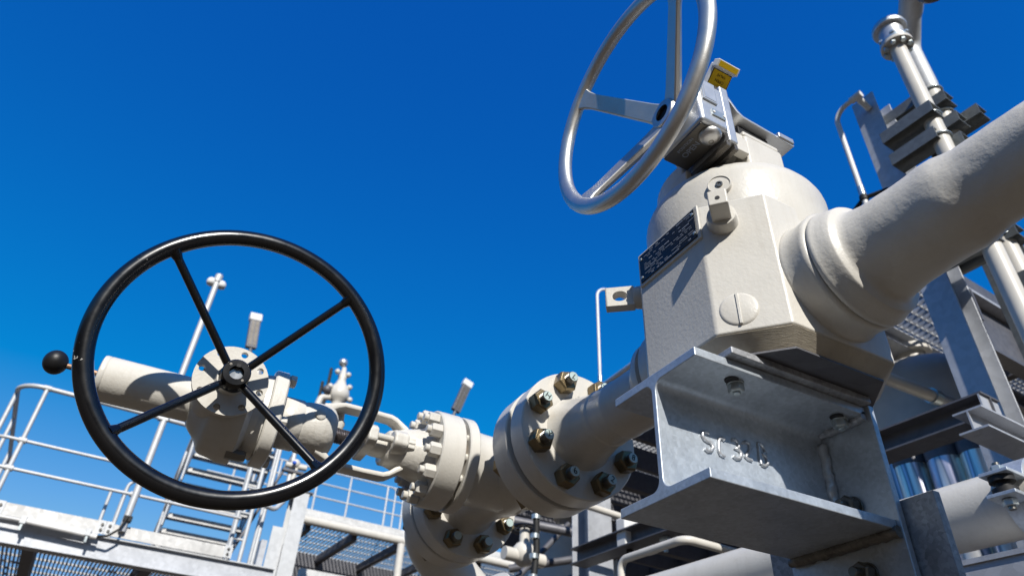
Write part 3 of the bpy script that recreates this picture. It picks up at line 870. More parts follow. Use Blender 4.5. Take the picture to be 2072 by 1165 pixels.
# lettering laid on as weld, traced on the web face
wy = BY0+.1-WB/2-.0015
def webpt(x, y): return sightw(1400+x/9.711, 840+y/9.711, 1, wy)
LET = [[(335,355),(300,325),(245,320),(205,345),(205,400),(235,470),(300,510),(350,525),(395,580),(410,640),(375,700),(310,700),(255,650)],
       [(635,490),(590,445),(545,465),(520,530),(520,620),(525,700),(550,760),(600,795),(640,800)],
       [(800,480),(850,470),(905,530),(930,600),(905,650),(850,655),(905,670),(955,720),(965,800),(930,855),(870,850),(810,800)],
       [(1010,545),(1060,515),(1130,560),(1150,640),(1125,720),(1070,780),(1055,820),(1100,855),(1180,885)],
       [(1300,540),(1320,650),(1335,780),(1345,880),(1360,960)],
       [(1300,545),(1370,580),(1430,660),(1450,730),(1400,760),(1450,800),(1490,880),(1485,960),(1430,1000),(1365,965)]]
for L_ in LET:
    b = MB(); b.tube([webpt(*p) for p in L_], .0029, 0, 8, lump=lumpf(.0007, 300)); b.build('weld_letter', 'weld', sb, angle=80)
# bolts under the top flange, and through the end plate
def hexbolt(par, p, axis, af, h, shank, washer=True, mat='zinc'):
    b = MB(); axis = Vector(axis)
    b.hexnut(p, axis, af, h, .35)
    if washer: b.revolve(p, -axis, [(-.0005,af*.62),(.0030,af*.62)], 24)
    if shank: b.revolve(Vector(p)+axis*h*.9, axis, [(0,af*.27),(shank,af*.27),(shank+.001,af*.22)], 14)
    return b.build('bolt', mat, par, bevel=.0008, angle=20)
for xx in (.737,.962):
    hexbolt(sb, (xx,.690,BZ0+.2-FL-.003), (0,0,-1), .022, .013, .004)
    b = MB(); b.revolve((xx-.013,.684,BZ0+.2-FL-.0012), -Z, [(0,.011),(.0006,.011)], 20); b.build('slot_hole', 'dark', sb)
for yy, zz in ((.725,1.905),(.812,1.897),(.722,2.006)):
    hexbolt(sb, (.9845,yy,zz), (-1,0,0), .030, .020, .014, mat='stud')
# support post the end plate is bolted to
po = thing('support_post', 'dark galvanised post with flat top edge right of the lettered bracket', 'post', (1.1, .76, 0))
b = MB(); b.box((1.004,.598,0),(1.0195,.925,2.002)); b.build('front_flange', 'galv_dull', po, bevel=.001)
b = MB(); b.box((1.0195,.756,0),(1.030,.768,2.0)); b.box((1.030,.755,0),(1.075,.767,2.0)); b.build('web', 'galv_dull', po)

# ================================================================== LOWER RIGHT: thick pipe in a clamp
C_ = EYE+ray(1950,1045)*1.95
pd = VB
b = MB(); b.revolve(C_-pd*3.2, pd, [(0,.088),(5.6,.088)], 64, lump=lumpf(.0008, 18))
lp = b.build('large_pipe', 'cream', None, angle=60)
tag(lp, 'large horizontal cream pipe low at the right, held by a saddle clamp', 'pipe')
cl = thing('pipe_clamp', 'galvanised two bolt saddle clamp around the large cream pipe at the right edge', 'clamp', tuple(C_-pd*.17))
cc = C_-pd*.185
b = MB()
sidew = pd.cross(Z).normalized()
for a0, a1 in ((20,160),(200,340)):
    rings = []
    for i in range(23):
        t = R(a0+(a1-a0)*i/22); k = sidew*math.cos(t)+Z*math.sin(t)
        rings.append([cc+k*.0895-pd*.034, cc+k*.0895+pd*.034, cc+k*.099+pd*.034, cc+k*.099-pd*.034])
    b.loft(rings)
b.build('strap', 'galv', cl, bevel=.001)
for sg in (-1, 1):
    for zz in (.020,-.020):
        b = MB(); b.boxo(cc+sidew*sg*.128+Z*zz*1.4, sidew*.044, pd*.036, Z*.005); b.build('ear', 'galv', cl, bevel=.002)
    o_ = cc+sidew*sg*.138
    b = MB(); b.revolve(o_-Z*.06, Z, [(0,.009),(.12,.009)], 14); bo = b.build('clamp_bolt', 'stud', cl)
    b = MB(); b.hexnut(o_+Z*.0335, Z, .030, .018, .3); b.hexnut(o_-Z*.0515, Z, .030, .018, .3); b.build('nut', 'zinc', bo, bevel=.0006, angle=20)
    b = MB(); b.revolve(o_-Z*.0225, Z, [(0,.030),(.014,.030),(.015,.018),(.030,.018),(.031,.030),(.045,.030)], 24); b.build('rubber_bush', 'rubber', cl)
b = MB(W3)
q0 = sight(1960,1130,0,1.9); 
b.box((1.9,.55,q0[2]-.16),(2.06,2.6,q0[2]-.148)); b.box((1.9,.55,q0[2]-.012),(2.06,2.6,q0[2])); b.box((1.906,.55,q0[2]-.148),(1.914,2.6,q0[2]-.012))
tag(b.build('sill_beam', 'grey_steel', None), 'grey channel beam just under the large cream pipe', 'beam')


# ================================================================== BEHIND, RIGHT: pipe rack
def bar(u0, v0, z0, u1, v1, z1): return MB(W3).box((min(u0,u1),min(v0,v1),min(z0,z1)),(max(u0,u1),max(v0,v1),max(z0,z1)))
def hcolumn(name, label, u, v0, v1, depth, z0, z1, mat, tf=.009, tw=.006, along='u'):
    """H section: flanges face -u (along='u') or -v (along='v')"""
    t = thing(name, label, 'column', tuple(W3(u, (v0+v1)/2, z0)) if along == 'u' else tuple(W3((v0+v1)/2, u, z0)))
    vm = (v0+v1)/2
    def bx(a, b_):
        if along == 'u': return MB(W3).box(a, b_)
        return MB(W3).box((a[1],a[0],a[2]),(b_[1],b_[0],b_[2]))
    bx((u,v0,z0),(u+tf,v1,z1)).build('flange', mat, t, bevel=.0015)
    bx((u+depth-tf,v0,z0),(u+depth,v1,z1)).build('flange', mat, t, bevel=.0015)
    bx((u+tf,vm-tw/2,z0),(u+depth-tf,vm+tw/2,z1-.002)).build('web', mat, t)
    return t
rc = hcolumn('steel_column', 'tall blue grey steel H column rising behind the coated pipe', 3.0, 1.143, 1.276, .17, 0, 5.0, 'grey_steel')
b = bar(3.009,1.146,4.05,3.16,1.205,4.058); b.build('stiffener', 'grey_steel', rc)
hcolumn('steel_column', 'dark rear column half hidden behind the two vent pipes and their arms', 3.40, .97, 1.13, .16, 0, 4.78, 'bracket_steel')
# white conduit hooked over the column head
b = MB(W3); b.tube([(2.998,1.262,4.06),(2.9,1.337,4.06),(2.9,1.337,4.925),(2.9,1.165,4.925)], .0145, .11, 14, steps=10)
cd = thing('conduit', 'white conduit bent like a cane over the head of the tall column', 'conduit', tuple(W3(2.9,1.337,0)))
b.build('tube', 'white_tube', cd, angle=80)
b = MB(W3); b.cyl((2.9,1.337,4.27),(2.9,1.337,4.33),.018,14); b.build('coupling', 'zinc', cd)
b = MB(W3); b.cyl((2.9,1.337,4.235),(2.9,1.337,4.262),.022,14); b.build('clip', 'rubber', cd)
b = MB(W3); b.tube([(2.93,1.22,4.24),(2.9,1.337,4.25),(2.91,1.47,4.19),(2.95,1.60,4.10)], .012, .05, 10); b.build('cable', 'rubber', cd, angle=80)
b = MB(W3); b.cyl((2.9,1.225,4.925),(2.9,1.160,4.925),.022,14); b.tube([(2.905,1.19,4.922),(2.955,1.19,4.91),(2.998,1.19,4.89)], .019, 0, 12); b.build('cable_gland', 'white_tube', cd)
# vent pipes
va = thing('vent_pipe', 'slim cream vent pipe topped by a bolted flange and flared cap', 'pipe', tuple(W3(2.95,.915,0)))
b = MB(W3); b.cyl((2.95,.915,0),(2.95,.915,5.10),.0415,24); b.build('pipe', 'cream_plain', va)
zt = 5.10
b = MB(W3); b.revolve((2.95,.915,zt), Z, [(0,.084),(.020,.084),(.0205,.04)], 40); b.build('flange', 'cream_plain', va)
for k in range(8):
    t = 2*PI*k/8+.2
    b = MB(W3); b.hexnut((2.95+.064*math.cos(t),.915+.064*math.sin(t),zt), -Z, .026, .022, .3); b.build('nut', 'zinc', va, angle=20)
b = MB(W3); b.revolve((2.95,.915,zt+.0225), Z, [(0,.080),(.022,.080),(.0225,.05)], 40); b.build('flange_ring', 'zinc', va)
b = MB(W3); b.revolve((2.95,.915,zt+.048), Z, [(0,.070),(.03,.062),(.11,.066),(.115,.02)], 40); b.build('arrestor_body', 'silver_cast', va)
for k in range(6):
    t = 2*PI*k/6+.4
    b = MB(W3); b.hexnut((2.95+.073*math.cos(t),.915+.073*math.sin(t),zt+.046), Z, .026, .018, .3); b.build('nut', 'zinc', va, angle=20)
b = MB(W3); b.revolve((2.95,.915,zt+.155), Z, [(0,.070),(0,.088),(.012,.092),(.030,.088),(.045,.070),(.052,.02)], 40); b.build('cap', 'silver_cast', va, angle=60)
vb = thing('vent_pipe', 'thicker grey vent pipe cranked outward above the bracket arms', 'pipe', tuple(W3(3.2,.935,0)))
top = sight(1852,-90,1,.62)
b = MB(W3); b.cyl((3.2,.935,0),(3.2,.935,4.93),.0445,24); b.build('pipe', 'cream_plain', vb)
b = MB(W3); b.revolve((3.2,.935,4.931), Z, [(0,.0450),(.04,.049),(.30,.049)], 24, cap=True); b.build('sleeve', 'galv_far', vb)
pA = W3(3.2,.935,5.22); pB = W3(*top)
b = MB(); b.tube([pA, pA+Z*.10, pA+Z*.10+(pB-pA).normalized()*.18, pB], .049, .15, 24, rend=.066); b.build('cranked_end', 'galv_far', vb, angle=80)
kb = sight(1893,-14,1,.55)
b = MB(W3); b.revolve(kb, Z, [(0,.02),(.004,.055),(.03,.075),(.09,.078),(.10,.02)], 32); b.build('end_cap', 'dark_steel', vb)
b = MB(); b.tube([pB, pB+Z*.15, W3(*kb)+Z*.35, W3(*kb)+Z*.08], .03, .08, 14); b.build('cap_arm', 'galv_far', vb, angle=80)
# bracket arms with U bolts
def bracket(u, v0, v1, z, label, pipe_u, pipe_v, pr, w_=.10, h_=.072, group='bracket arms on the tall column'):
    t = thing('bracket_arm', label, 'bracket', tuple(W3(u, (v0+v1)/2, z)), group)
    th = .006
    b = MB(W3); b.box((u,v1,z),(u+th,v0,z+h_)); b.box((u+th,v1,z),(u+w_,v0,z+th)); 
    b.build('channel', 'bracket_steel', t)
    b = MB(W3); b.box((u+th,v1,z+h_-th),(u+w_,v0,z+h_)); b.build('channel_flange', 'bracket_steel', t)
    b = MB(); a = PI
    pts = []
    for i in range(13):
        q = R(-90+180*i/12)
        pts.append(W3(pipe_u+(pr+.007)*math.cos(q+PI/2), pipe_v-(pr+.007)*math.sin(q+PI/2)*1.0, z+h_*.5))
    b.tube(pts, .006, 0, 8); b.build('u_bolt', 'zinc', t, angle=80)
    for vv_ in (v1+.03, v1+.11):
        b = MB(W3); b.ball((u+w_*.45,vv_,z+h_+.004), .020, 14, .8); b.revolve((u+w_*.45,vv_,z+h_), Z, [(0,.026),(.005,.026)], 14); b.build('dome_bolt', 'dark_steel', t)
    for sg in (-1, 1):
        b = MB(W3); b.hexnut((pipe_u+sg*(pr+.007), pipe_v+.05, z+h_*.5), VB, .034, .03, .2); b.build('nut', 'dark_steel', t, angle=20)
    return t
zA = 4.50
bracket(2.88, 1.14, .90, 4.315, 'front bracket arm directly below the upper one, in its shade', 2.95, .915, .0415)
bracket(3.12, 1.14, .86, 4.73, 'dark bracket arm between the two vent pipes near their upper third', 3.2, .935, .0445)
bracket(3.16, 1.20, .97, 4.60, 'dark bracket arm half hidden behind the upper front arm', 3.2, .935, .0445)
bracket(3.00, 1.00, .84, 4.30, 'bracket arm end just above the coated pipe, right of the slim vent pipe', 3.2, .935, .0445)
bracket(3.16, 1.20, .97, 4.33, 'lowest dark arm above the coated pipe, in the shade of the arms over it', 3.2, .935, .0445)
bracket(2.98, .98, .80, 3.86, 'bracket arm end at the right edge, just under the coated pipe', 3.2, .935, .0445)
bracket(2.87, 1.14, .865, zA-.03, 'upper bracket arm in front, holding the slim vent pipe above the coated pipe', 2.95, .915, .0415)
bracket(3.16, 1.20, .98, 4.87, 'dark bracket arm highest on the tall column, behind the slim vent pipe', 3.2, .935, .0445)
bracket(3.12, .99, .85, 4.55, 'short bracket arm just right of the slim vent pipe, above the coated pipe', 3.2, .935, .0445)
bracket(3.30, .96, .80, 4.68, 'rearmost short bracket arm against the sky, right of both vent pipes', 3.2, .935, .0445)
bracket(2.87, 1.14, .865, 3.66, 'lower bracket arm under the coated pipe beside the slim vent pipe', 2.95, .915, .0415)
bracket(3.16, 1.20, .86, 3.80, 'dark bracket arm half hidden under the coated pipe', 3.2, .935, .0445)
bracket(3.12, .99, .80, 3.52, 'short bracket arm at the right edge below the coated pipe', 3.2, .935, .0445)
# long cross beam of the rack and the short end piece under it
cb = thing('cross_beam', 'dark grey H beam running from the tall column behind the lettered bracket', 'beam', tuple(W3(2.6,2.2,2.78)))
bar(2.56,1.02,2.862,2.68,3.5,2.869).build('flange', 'dark_steel', cb)
bar(2.56,1.02,2.776,2.68,3.5,2.783).build('flange', 'dark_steel', cb)
bar(2.617,1.02,2.783,2.623,3.5,2.862).build('web', 'dark_steel', cb)
bar(2.56,1.028,2.783,2.68,1.034,2.862).build('end_plate', 'grey_steel', cb)
es = thing('beam_stub', 'short grey H stub bolted under the cross beam end beside the tall column', 'beam', tuple(W3(2.7,1.03,2.68)))
bar(2.45,.99,2.762,2.95,1.09,2.769).build('flange', 'grey_steel', es)
bar(2.45,.99,2.690,2.95,1.09,2.697).build('flange', 'grey_steel', es)
bar(2.45,1.037,2.697,2.95,1.043,2.762).build('web', 'grey_steel', es)
b = MB(W3); b.hexnut((2.63,2.75,2.776), -Z, .05, .03, .2); b.cyl((2.63,2.75,2.70),(2.63,2.75,2.90),.012,10)
tag(b.build('hanger_bolt', 'zinc', None), 'zinc bolt poking through the dark cross beam left of the bracket', 'bolt')
# second column, left of the bracket
hcolumn('steel_column', 'shorter steel H column left of the lettered bracket, one side sunlit', 3.62, 2.80, 2.995, .18, 0, 3.45, 'grey_steel', along='v')
b = MB(W3); b.tube([(2.0,3.3,3.095),(2.9,3.3,3.06)], .021, 0, 16); tag(b.build('small_pipe', 'cream_plain', None, angle=80), 'thin straight cream pipe ending at the left tip of the lettered bracket', 'pipe')
b = MB(W3); b.tube([(2.4,2.842,1.6),(2.4,2.842,2.635),(2.4,2.38,2.635),(3.4,2.38,2.635)], .020, .05, 18); tag(b.build('bent_pipe', 'cream_plain', None, angle=80), 'cream pipe with two bends low in the middle, under the lettered bracket', 'pipe')
# service platform of the rack with grating and beams
pf = thing('grating_platform', 'large shaded grating platform on dark beams behind the ball valve', 'platform', tuple(W3(5.0,4.5,3.9)))
def grating(name, par, u0, u1, v0, v1, z, pu, pv, mat, h=.03, t=.004, tv=None):
    """bars along v every pu, bars along u every pv"""
    b = MB(W3)
    n = int((u1-u0)/pu)
    for i in range(n+1):
        x = u0+i*pu; b.box((x,v0,z),(x+t,v1,z+h))
    m_ = int((v1-v0)/pv)
    for i in range(m_+1):
        y = v0+i*pv; b.box((u0,y,z+h*.2),(u1,y+(tv or t),z+h*.9))
    return b.build(name, mat, par)
ZP = 4.22
for (ua,ub_,va_,vb_,pv) in ((3.3,4.88,1.45,2.25,.070),(4.92,6.9,1.45,2.25,.036),(3.3,6.9,2.262,3.54,.036),(3.3,6.9,3.552,4.84,.036),(3.3,4.64,4.852,6.14,.075),(4.66,6.9,4.852,6.14,.036),(3.3,6.9,6.152,7.12,.036)):
    grating('grating', pf, ua, ub_, va_, vb_, ZP, .055, pv, 'galv_dull', h=.032, t=.005)
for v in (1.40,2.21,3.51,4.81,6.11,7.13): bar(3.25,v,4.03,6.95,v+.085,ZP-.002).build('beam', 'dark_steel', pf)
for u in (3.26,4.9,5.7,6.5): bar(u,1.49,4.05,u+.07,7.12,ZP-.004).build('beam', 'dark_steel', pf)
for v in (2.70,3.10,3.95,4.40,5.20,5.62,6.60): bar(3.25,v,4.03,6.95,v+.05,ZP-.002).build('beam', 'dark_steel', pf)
bar(3.36,1.402,3.62,7.2,1.42,4.02).build('shade_girder', 'dark_steel', pf)  # dark panel added to keep the sun off the vessel behind
bar(3.36,1.34,3.62,7.2,1.4015,3.64).build('shade_girder_flange', 'dark_steel', pf)
bar(3.36,1.34,4.01,7.2,1.4015,4.029).build('shade_girder_flange', 'grey_steel', pf)
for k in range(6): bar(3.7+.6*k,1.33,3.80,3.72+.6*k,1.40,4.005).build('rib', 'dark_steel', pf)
bb = thing('brace_beam', 'blue shaded I beam between the ball valve and the tall column', 'beam', tuple(W3(4.2,1.95,4.1)))
bar(3.3,1.95,4.205,6.5,2.07,4.213).build('flange', 'grey_steel', bb); bar(3.3,1.95,4.085,6.5,2.07,4.093).build('flange', 'grey_steel', bb); bar(3.3,2.007,4.093,6.5,2.013,4.205).build('web', 'grey_steel', bb)
# vessels in the shade
def vessel(label, px, py, t, r, h, g):
    c = EYE+ray(px, py)*t
    v_ = thing('vessel', label, 'vessel', (c.x, c.y, 0), g)
    b = MB(); pr = [(0,r)]
    for i in range(9):
        a = PI/2*i/8; pr.append((c.z-h+h*math.sin(a), max(r*math.cos(a), .002)))
    b.revolve((c.x,c.y,0), Z, pr, 56); b.build('shell', 'cream_plain', v_, angle=60)
    b = MB(); b.revolve((c.x,c.y,c.z-.02), Z, [(0,.09),(.10,.09),(.101,.13),(.14,.13)], 28); b.build('nozzle', 'cream_plain', v_)
    return v_
vessel('domed cream vessel in the shade between the ball valve and the tall column', 1850, 742, 4.55, .42, .26, 'shaded vessels')
vessel('domed cream vessel in the shade below the numbered flange', 1145, 1068, 7.0, .50, .30, 'shaded vessels')
b = MB(W3); b.tube([(2.9,1.7,3.44),(3.66,1.7,3.49)], .034, 0, 18)
sp2 = thing('clamped_pipe', 'short cream pipe with a steel clamp right of the ball valve base', 'pipe', tuple(W3(3.3,1.7,3.4)))
b.build('pipe', 'cream_plain', sp2)
b = MB(W3); b.cyl((3.66,1.7,3.49),(3.72,1.7,3.493),.043,18); b.build('clamp', 'zinc', sp2)
b = MB(W3); b.cyl((3.72,1.7,3.493),(4.3,1.7,3.53),.032,18); b.build('lower_run', 'grey_steel', sp2)
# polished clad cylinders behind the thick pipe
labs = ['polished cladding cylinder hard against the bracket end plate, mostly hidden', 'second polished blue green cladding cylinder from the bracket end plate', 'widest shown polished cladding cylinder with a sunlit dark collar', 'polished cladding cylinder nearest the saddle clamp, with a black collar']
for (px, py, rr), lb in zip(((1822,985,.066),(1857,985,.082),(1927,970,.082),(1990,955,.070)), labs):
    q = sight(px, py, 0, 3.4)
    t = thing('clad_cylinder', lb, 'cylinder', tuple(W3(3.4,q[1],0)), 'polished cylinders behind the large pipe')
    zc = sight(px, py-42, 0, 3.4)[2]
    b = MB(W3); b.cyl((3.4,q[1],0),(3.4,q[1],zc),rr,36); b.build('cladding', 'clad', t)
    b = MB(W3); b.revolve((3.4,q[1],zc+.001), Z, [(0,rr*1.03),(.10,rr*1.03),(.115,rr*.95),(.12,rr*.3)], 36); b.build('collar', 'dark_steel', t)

# ================================================================== BEHIND, MIDDLE: tall thin conduit left of the ball valve
cd2 = thing('conduit', 'thin pale conduit rising behind the left lug of the ball valve', 'conduit', tuple(W3(2.9,3.9,0)))
q0 = sight(1214,760,1,4.2); q1 = sight(1212,600,1,4.2)
b = MB(W3); b.tube([(q0[0],4.2,q0[2]-.5),(q0[0],4.2,q1[2]+.12),(q0[0]+.35,4.2,q1[2]+.12)], .013, .13, 12, steps=9); b.build('tube', 'white_tube', cd2, angle=80)
b = MB(W3); b.cyl((q0[0],4.2,q0[2]-.10),(q0[0],4.2,q0[2]+.0),.019,12); b.build('coupling', 'zinc', cd2)
b = MB(W3); b.tube([sight(1150,830,1,4.2),sight(1285,733,1,3.0)], .018, 0, 12)
tag(b.build('guard_rail', 'grey_steel', None), 'thin grey rail slanting behind the neck of the big numbered flange', 'rail')

# ================================================================== BEHIND, LEFT: near platform
PV = 7.0
def sm(par, name, mat, a, b_, r, seg=12):
    m_ = MB(W3); m_.cyl(a, b_, r, seg); return m_.build(name, mat, par)
pl_ = thing('platform', 'galvanised platform edge at the lower left with grating and toe boards', 'platform', tuple(W3(0,PV,3.1)))
bar(-2.2,PV-.012,3.325,-.555,PV,3.425).build('toe_board', 'galv_board', pl_)
bar(-.540,PV-.012,3.320,.170,PV,3.420).build('toe_board', 'galv_board', pl_)
bar(.285,PV-.012,3.312,1.30,PV,3.412).build('toe_board', 'galv_board', pl_)
for u in (-.565,.195,.255,1.26):
    bar(u-.035,PV-.020,3.315,u+.030,PV-.013,3.425).build('splice_plate', 'galv_far', pl_)
    for zz in (3.345,3.390):
        b = MB(W3); b.hexnut((u,PV-.020,zz), -VB, .022, .012, .3); b.build('bolt', 'stud', pl_, angle=20)
bar(-2.6,PV+.0,3.295,1.72,PV+.08,3.305).build('beam_flange', 'galv_far', pl_)
bar(-2.6,PV+.036,3.125,1.72,PV+.044,3.294).build('beam_web', 'grey_steel', pl_)
bar(-2.6,PV-.03,3.113,1.72,PV+.10,3.124).build('beam_flange', 'grey_steel', pl_)
for u in (-1.25,-.30,.62,1.45): bar(u,PV+.10,3.125,u+.09,9.6,3.29).build('joist', 'dark_steel', pl_)
grating('grating', pl_, -2.6, 1.7, PV+.1, 9.6, 3.296, .034, .30, 'galv_dull', h=.03, t=.013)
bar(-2.6,9.6,3.05,1.72,9.7,3.30).build('rear_beam', 'dark_steel', pl_)
rl = thing('railing', 'galvanised railing with rounded left corner on the near left platform', 'railing', tuple(W3(0,PV,3.4)))
b = MB(W3); b.tube([(-.86,9.4,4.432),(-.86,PV,4.432),(.36,PV,4.432)], .021, .22, 12, steps=9); b.build('top_rail', 'galv_far', rl, angle=80)
for zz in (3.935,3.690):
    b = MB(W3); b.tube([(-.84,9.4,zz),(-.84,PV,zz),(.33,PV,zz)], .0145, .10, 10, steps=6); b.build('mid_rail', 'galv_far', rl, angle=80)
for (u, v) in ((-.63,PV),(-.86,7.25),(-.86,7.9),(-.86,8.9)): sm(rl, 'post', 'galv_far', (u,v,3.33), (u,v,4.42), .0185)
sm(rl, 'post', 'galv_far', (.185,7.9,3.3), (.185,7.9,3.95), .016); sm(rl, 'post', 'galv_far', (.30,7.75,3.3), (.30,7.75,3.95), .016)
b = MB(W3); b.tube([(.42,7.6,3.3),(.30,7.6,3.3),(.30,7.6,4.0),(.46,7.6,4.0)], .016, .08, 10); b.build('loop_end', 'galv_far', rl, angle=80)
b = MB(W3); b.tube([(.36,PV,4.432),(1.42,PV+.05,4.432)], .021, 0, 12); b.build('top_rail', 'galv_far', rl, angle=80)
b = MB(W3); b.tube([(.36,PV,3.690),(1.30,PV+.02,3.690)], .0145, 0, 10); b.build('mid_rail', 'galv_far', rl, angle=80)
for u in (-.63,.345): 
    for zz in (3.935,3.690,4.432):
        b = MB(W3); b.cyl((u-.03,PV,zz),(u+.03,PV,zz),.026,12); b.build('clamp', 'galv_far', rl)
# lamp pole
lpv = PV-.03
lpole = thing('lamp_pole', 'tall slim lamp pole with twin white heads rising from the left platform', 'lamp', tuple(W3(.365,lpv,3.4)))
sm(lpole, 'pole', 'galv_far', (.355,lpv,3.36), (.385,lpv,6.10), .030, 16)
b = MB(W3); b.cyl((.382,lpv,6.05),(.386,lpv,6.14),.040,16); b.build('collar', 'galv_far', lpole)
for sg in (-1, 1):
    b = MB(W3); b.revolve((.384+sg*.052,lpv+.02,6.00), Z, [(0,.024),(.012,.044),(.03,.050),(.06,.050),(.085,.034),(.09,.004)], 20); b.build('lamp_head', 'white', lpole, angle=60)
b = MB(W3); b.box((.31,lpv-.03,4.395),(.40,lpv+.03,4.47)); b.build('clamp', 'galv_far', lpole, bevel=.006)
b = MB(W3); b.box((.33,lpv-.045,3.44),(.40,lpv+.02,3.49)); b.build('base_clamp', 'rubber', lpole, bevel=.006)
b = MB(W3); b.tube([(.36,lpv-.05,3.48),(.33,lpv-.06,3.36),(.26,lpv-.06,3.29),(.17,lpv-.03,3.275)], .010, .04, 8); b.build('cable', 'rubber', lpole, angle=80)
# tube light under the toe board
tl = thing('tube_light', 'slim fluorescent batten light fixed below the toe board of the left platform', 'lamp', tuple(W3(-.08,PV-.06,3.28)))
b = MB(W3); b.cyl((-.355,PV-.06,3.293),(.185,PV-.06,3.273),.021,16); b.build('tube', 'white', tl)
b = MB(W3); b.box((-.36,PV-.048,3.300),(.19,PV-.022,3.318)); b.build('housing', 'galv_far', tl)
for u in (-.37,.11):
    b = MB(W3); b.box((u-.02,PV-.085,3.265),(u+.025,PV-.03,3.325)); b.build('bracket', 'galv_far', tl, bevel=.004)
    b = MB(W3); b.box((u-.005,PV-.08,3.215),(u+.012,PV-.06,3.262)); b.build('clip', 'zinc', tl)
b = MB(W3); b.tube([(-.9,PV-.05,3.30),(-.62,PV-.055,3.295),(-.36,PV-.06,3.293)], .012, .05, 10); b.build('cable', 'white_tube', tl, angle=80)
# stair seen from behind
st_ = thing('steel_stair', 'grating stair climbing behind the lower part of the black handwheel', 'stair', tuple(W3(1.6,11.5,4.2)))
SU0, SU1 = 1.10, 2.16
for k in range(-1, 10):
    v, z = 12.0-.20*k, 4.485+.17*k
    b = MB(W3)
    b.box((SU0,v-.008,z-.012),(SU1,v,z+.040))
    for q in range(1, 6): b.box((SU0,v-.036*q,z+.004),(SU1,v-.036*q+.005,z+.034))
    b.box((SU0,v-.200,z-.030),(SU1,v-.192,z+.040))
    for q in range(22): b.box((SU0+.05*q,v-.191,z-.004),(SU0+.05*q+.012,v-.009,z+.030))
    b.build('tread', 'galv_board', st_)
for u in (SU0-.025, SU1+.012):
    b = MB(W3)
    b.prism([(u,12.5,3.90),(u,12.5,4.20),(u,9.9,6.40),(u,9.9,6.10)], UB*.012); b.build('stringer', 'galv_far', st_)
    for k in (0, 2, 5):
        v, z = 12.0-.20*k, 4.485+.17*k
        sm(st_, 'post', 'galv_far', (u,v,z-.1), (u,v,z+1.05), .020)
    for dz in (.55, 1.05):
        b = MB(W3); b.tube([(u,12.3,4.23+dz),(u,11.0,5.335+dz),(u,10.7,5.335+dz)], .020, .1, 10); b.build('handrail', 'galv_far', st_, angle=80)
# ladder cage posts and loops right of the stair
lg = thing('access_ladder', 'bright galvanised ladder with looped rails between stair and big column', 'ladder', tuple(W3(1.45,7.3,3.2)))
for u, v in ((1.30,7.2),(1.42,7.2),(1.56,7.3),(1.36,7.6),(1.62,7.7)): sm(lg, 'rail', 'galv_far', (u,v,3.15), (u,v,4.75), .020)
for k in range(6): sm(lg, 'rung', 'galv_far', (1.30,7.2,3.3+.25*k), (1.42,7.2,3.3+.25*k), .012)
b = MB(W3); b.tube([(1.56,7.3,4.70),(1.56,7.3,4.82),(1.70,7.25,4.78),(1.70,7.2,4.0),(1.62,7.15,3.88),(1.50,7.1,3.88)], .024, .08, 12); b.build('loop', 'galv_far', lg, angle=80)
b = MB(W3); b.tube([(1.25,7.5,3.1),(1.75,7.5,4.6)], .016, 0, 10); b.build('brace', 'dark_steel', lg)
# big column
bc = hcolumn('steel_column', 'broad sunlit column standing right of the stair, below the black handwheel', 7.2, 1.795, 1.945, .20, 0, 4.13, 'galv_far', along='v')
bar(1.77,7.19,4.132,1.98,7.42,4.145).build('cap_plate', 'dark_steel', bc)
bar(1.66,7.23,0,1.793,7.24,3.75).build('side_plate', 'galv_far', bc)
bar(1.60,7.30,0,1.66,7.42,3.62).build('side_plate', 'grey_steel', bc)
vv = thing('small_valve', 'tiny cream valve with a blue handle above the broad column', 'valve', tuple(W3(1.72,7.2,4.33)))
c_ = sight(598,938,1,7.2)
b = MB(W3); b.ball(c_, .05, 16); b.cyl((c_[0]-.10,7.2,c_[2]-.03),(c_[0]+.12,7.2,c_[2]-.02),.03,12); b.build('body', 'cream_plain', vv)
b = MB(W3); b.ball((c_[0]-.03,7.13,c_[2]-.02), .022, 12); b.build('handle', 'blue', vv)
b = MB(W3); b.cyl((c_[0],7.2,4.147),(c_[0]+.02,7.2,c_[2]-.03),.022,12); b.build('stem', 'cream_plain', vv)
b = MB(W3); b.box((c_[0]-.12,7.17,c_[2]-.10),(c_[0]+.10,7.23,c_[2]-.075)); b.build('bracket', 'dark_steel', vv)

# ================================================================== FAR platform and things on the skyline
FV = 20.0
fp = thing('platform', 'distant elevated walkway between the broad column and the gate valve', 'platform', tuple(W3(8,FV,7.4)))
bar(5.35,FV-.02,8.02,14,FV,8.20).build('toe_board', 'galv_board', fp)
bar(5.35,FV+.02,7.80,14,FV+.10,8.02).build('fascia', 'dark_steel', fp)
b = MB(W3); b.cyl((5.30,FV-.10,7.86),(14,FV-.10,7.86),.125,20); b.build('pipe_run', 'cream_plain', fp)
grating('grating', fp, 5.35, 14, FV+.2, FV+3.2, 7.86, .12, .6, 'galv_far', h=.04, t=.03)
for u in (5.5,6.9,8.3,9.7,11.1): bar(u,FV+.1,7.62,u+.16,FV+3.2,7.84).build('joist', 'dark_steel', fp)
bar(5.35,FV+3.2,7.05,14,FV+3.35,7.86).build('rear_beam', 'dark_steel', fp)
fr = thing('railing', 'distant railing along the elevated walkway left of the gate valve bonnet', 'railing', tuple(W3(8,FV,8.2)))
for zz in (9.40,9.0,8.6): sm(fr, 'rail', 'galv_far', (2.5,FV,zz), (14,FV,zz), .026, 8)
for u in (3.2,4.4,5.55,6.55,7.75,8.30,8.75,10,11.5): sm(fr, 'post', 'galv_far', (u,FV,8.2), (u,FV,9.40), .030, 8)
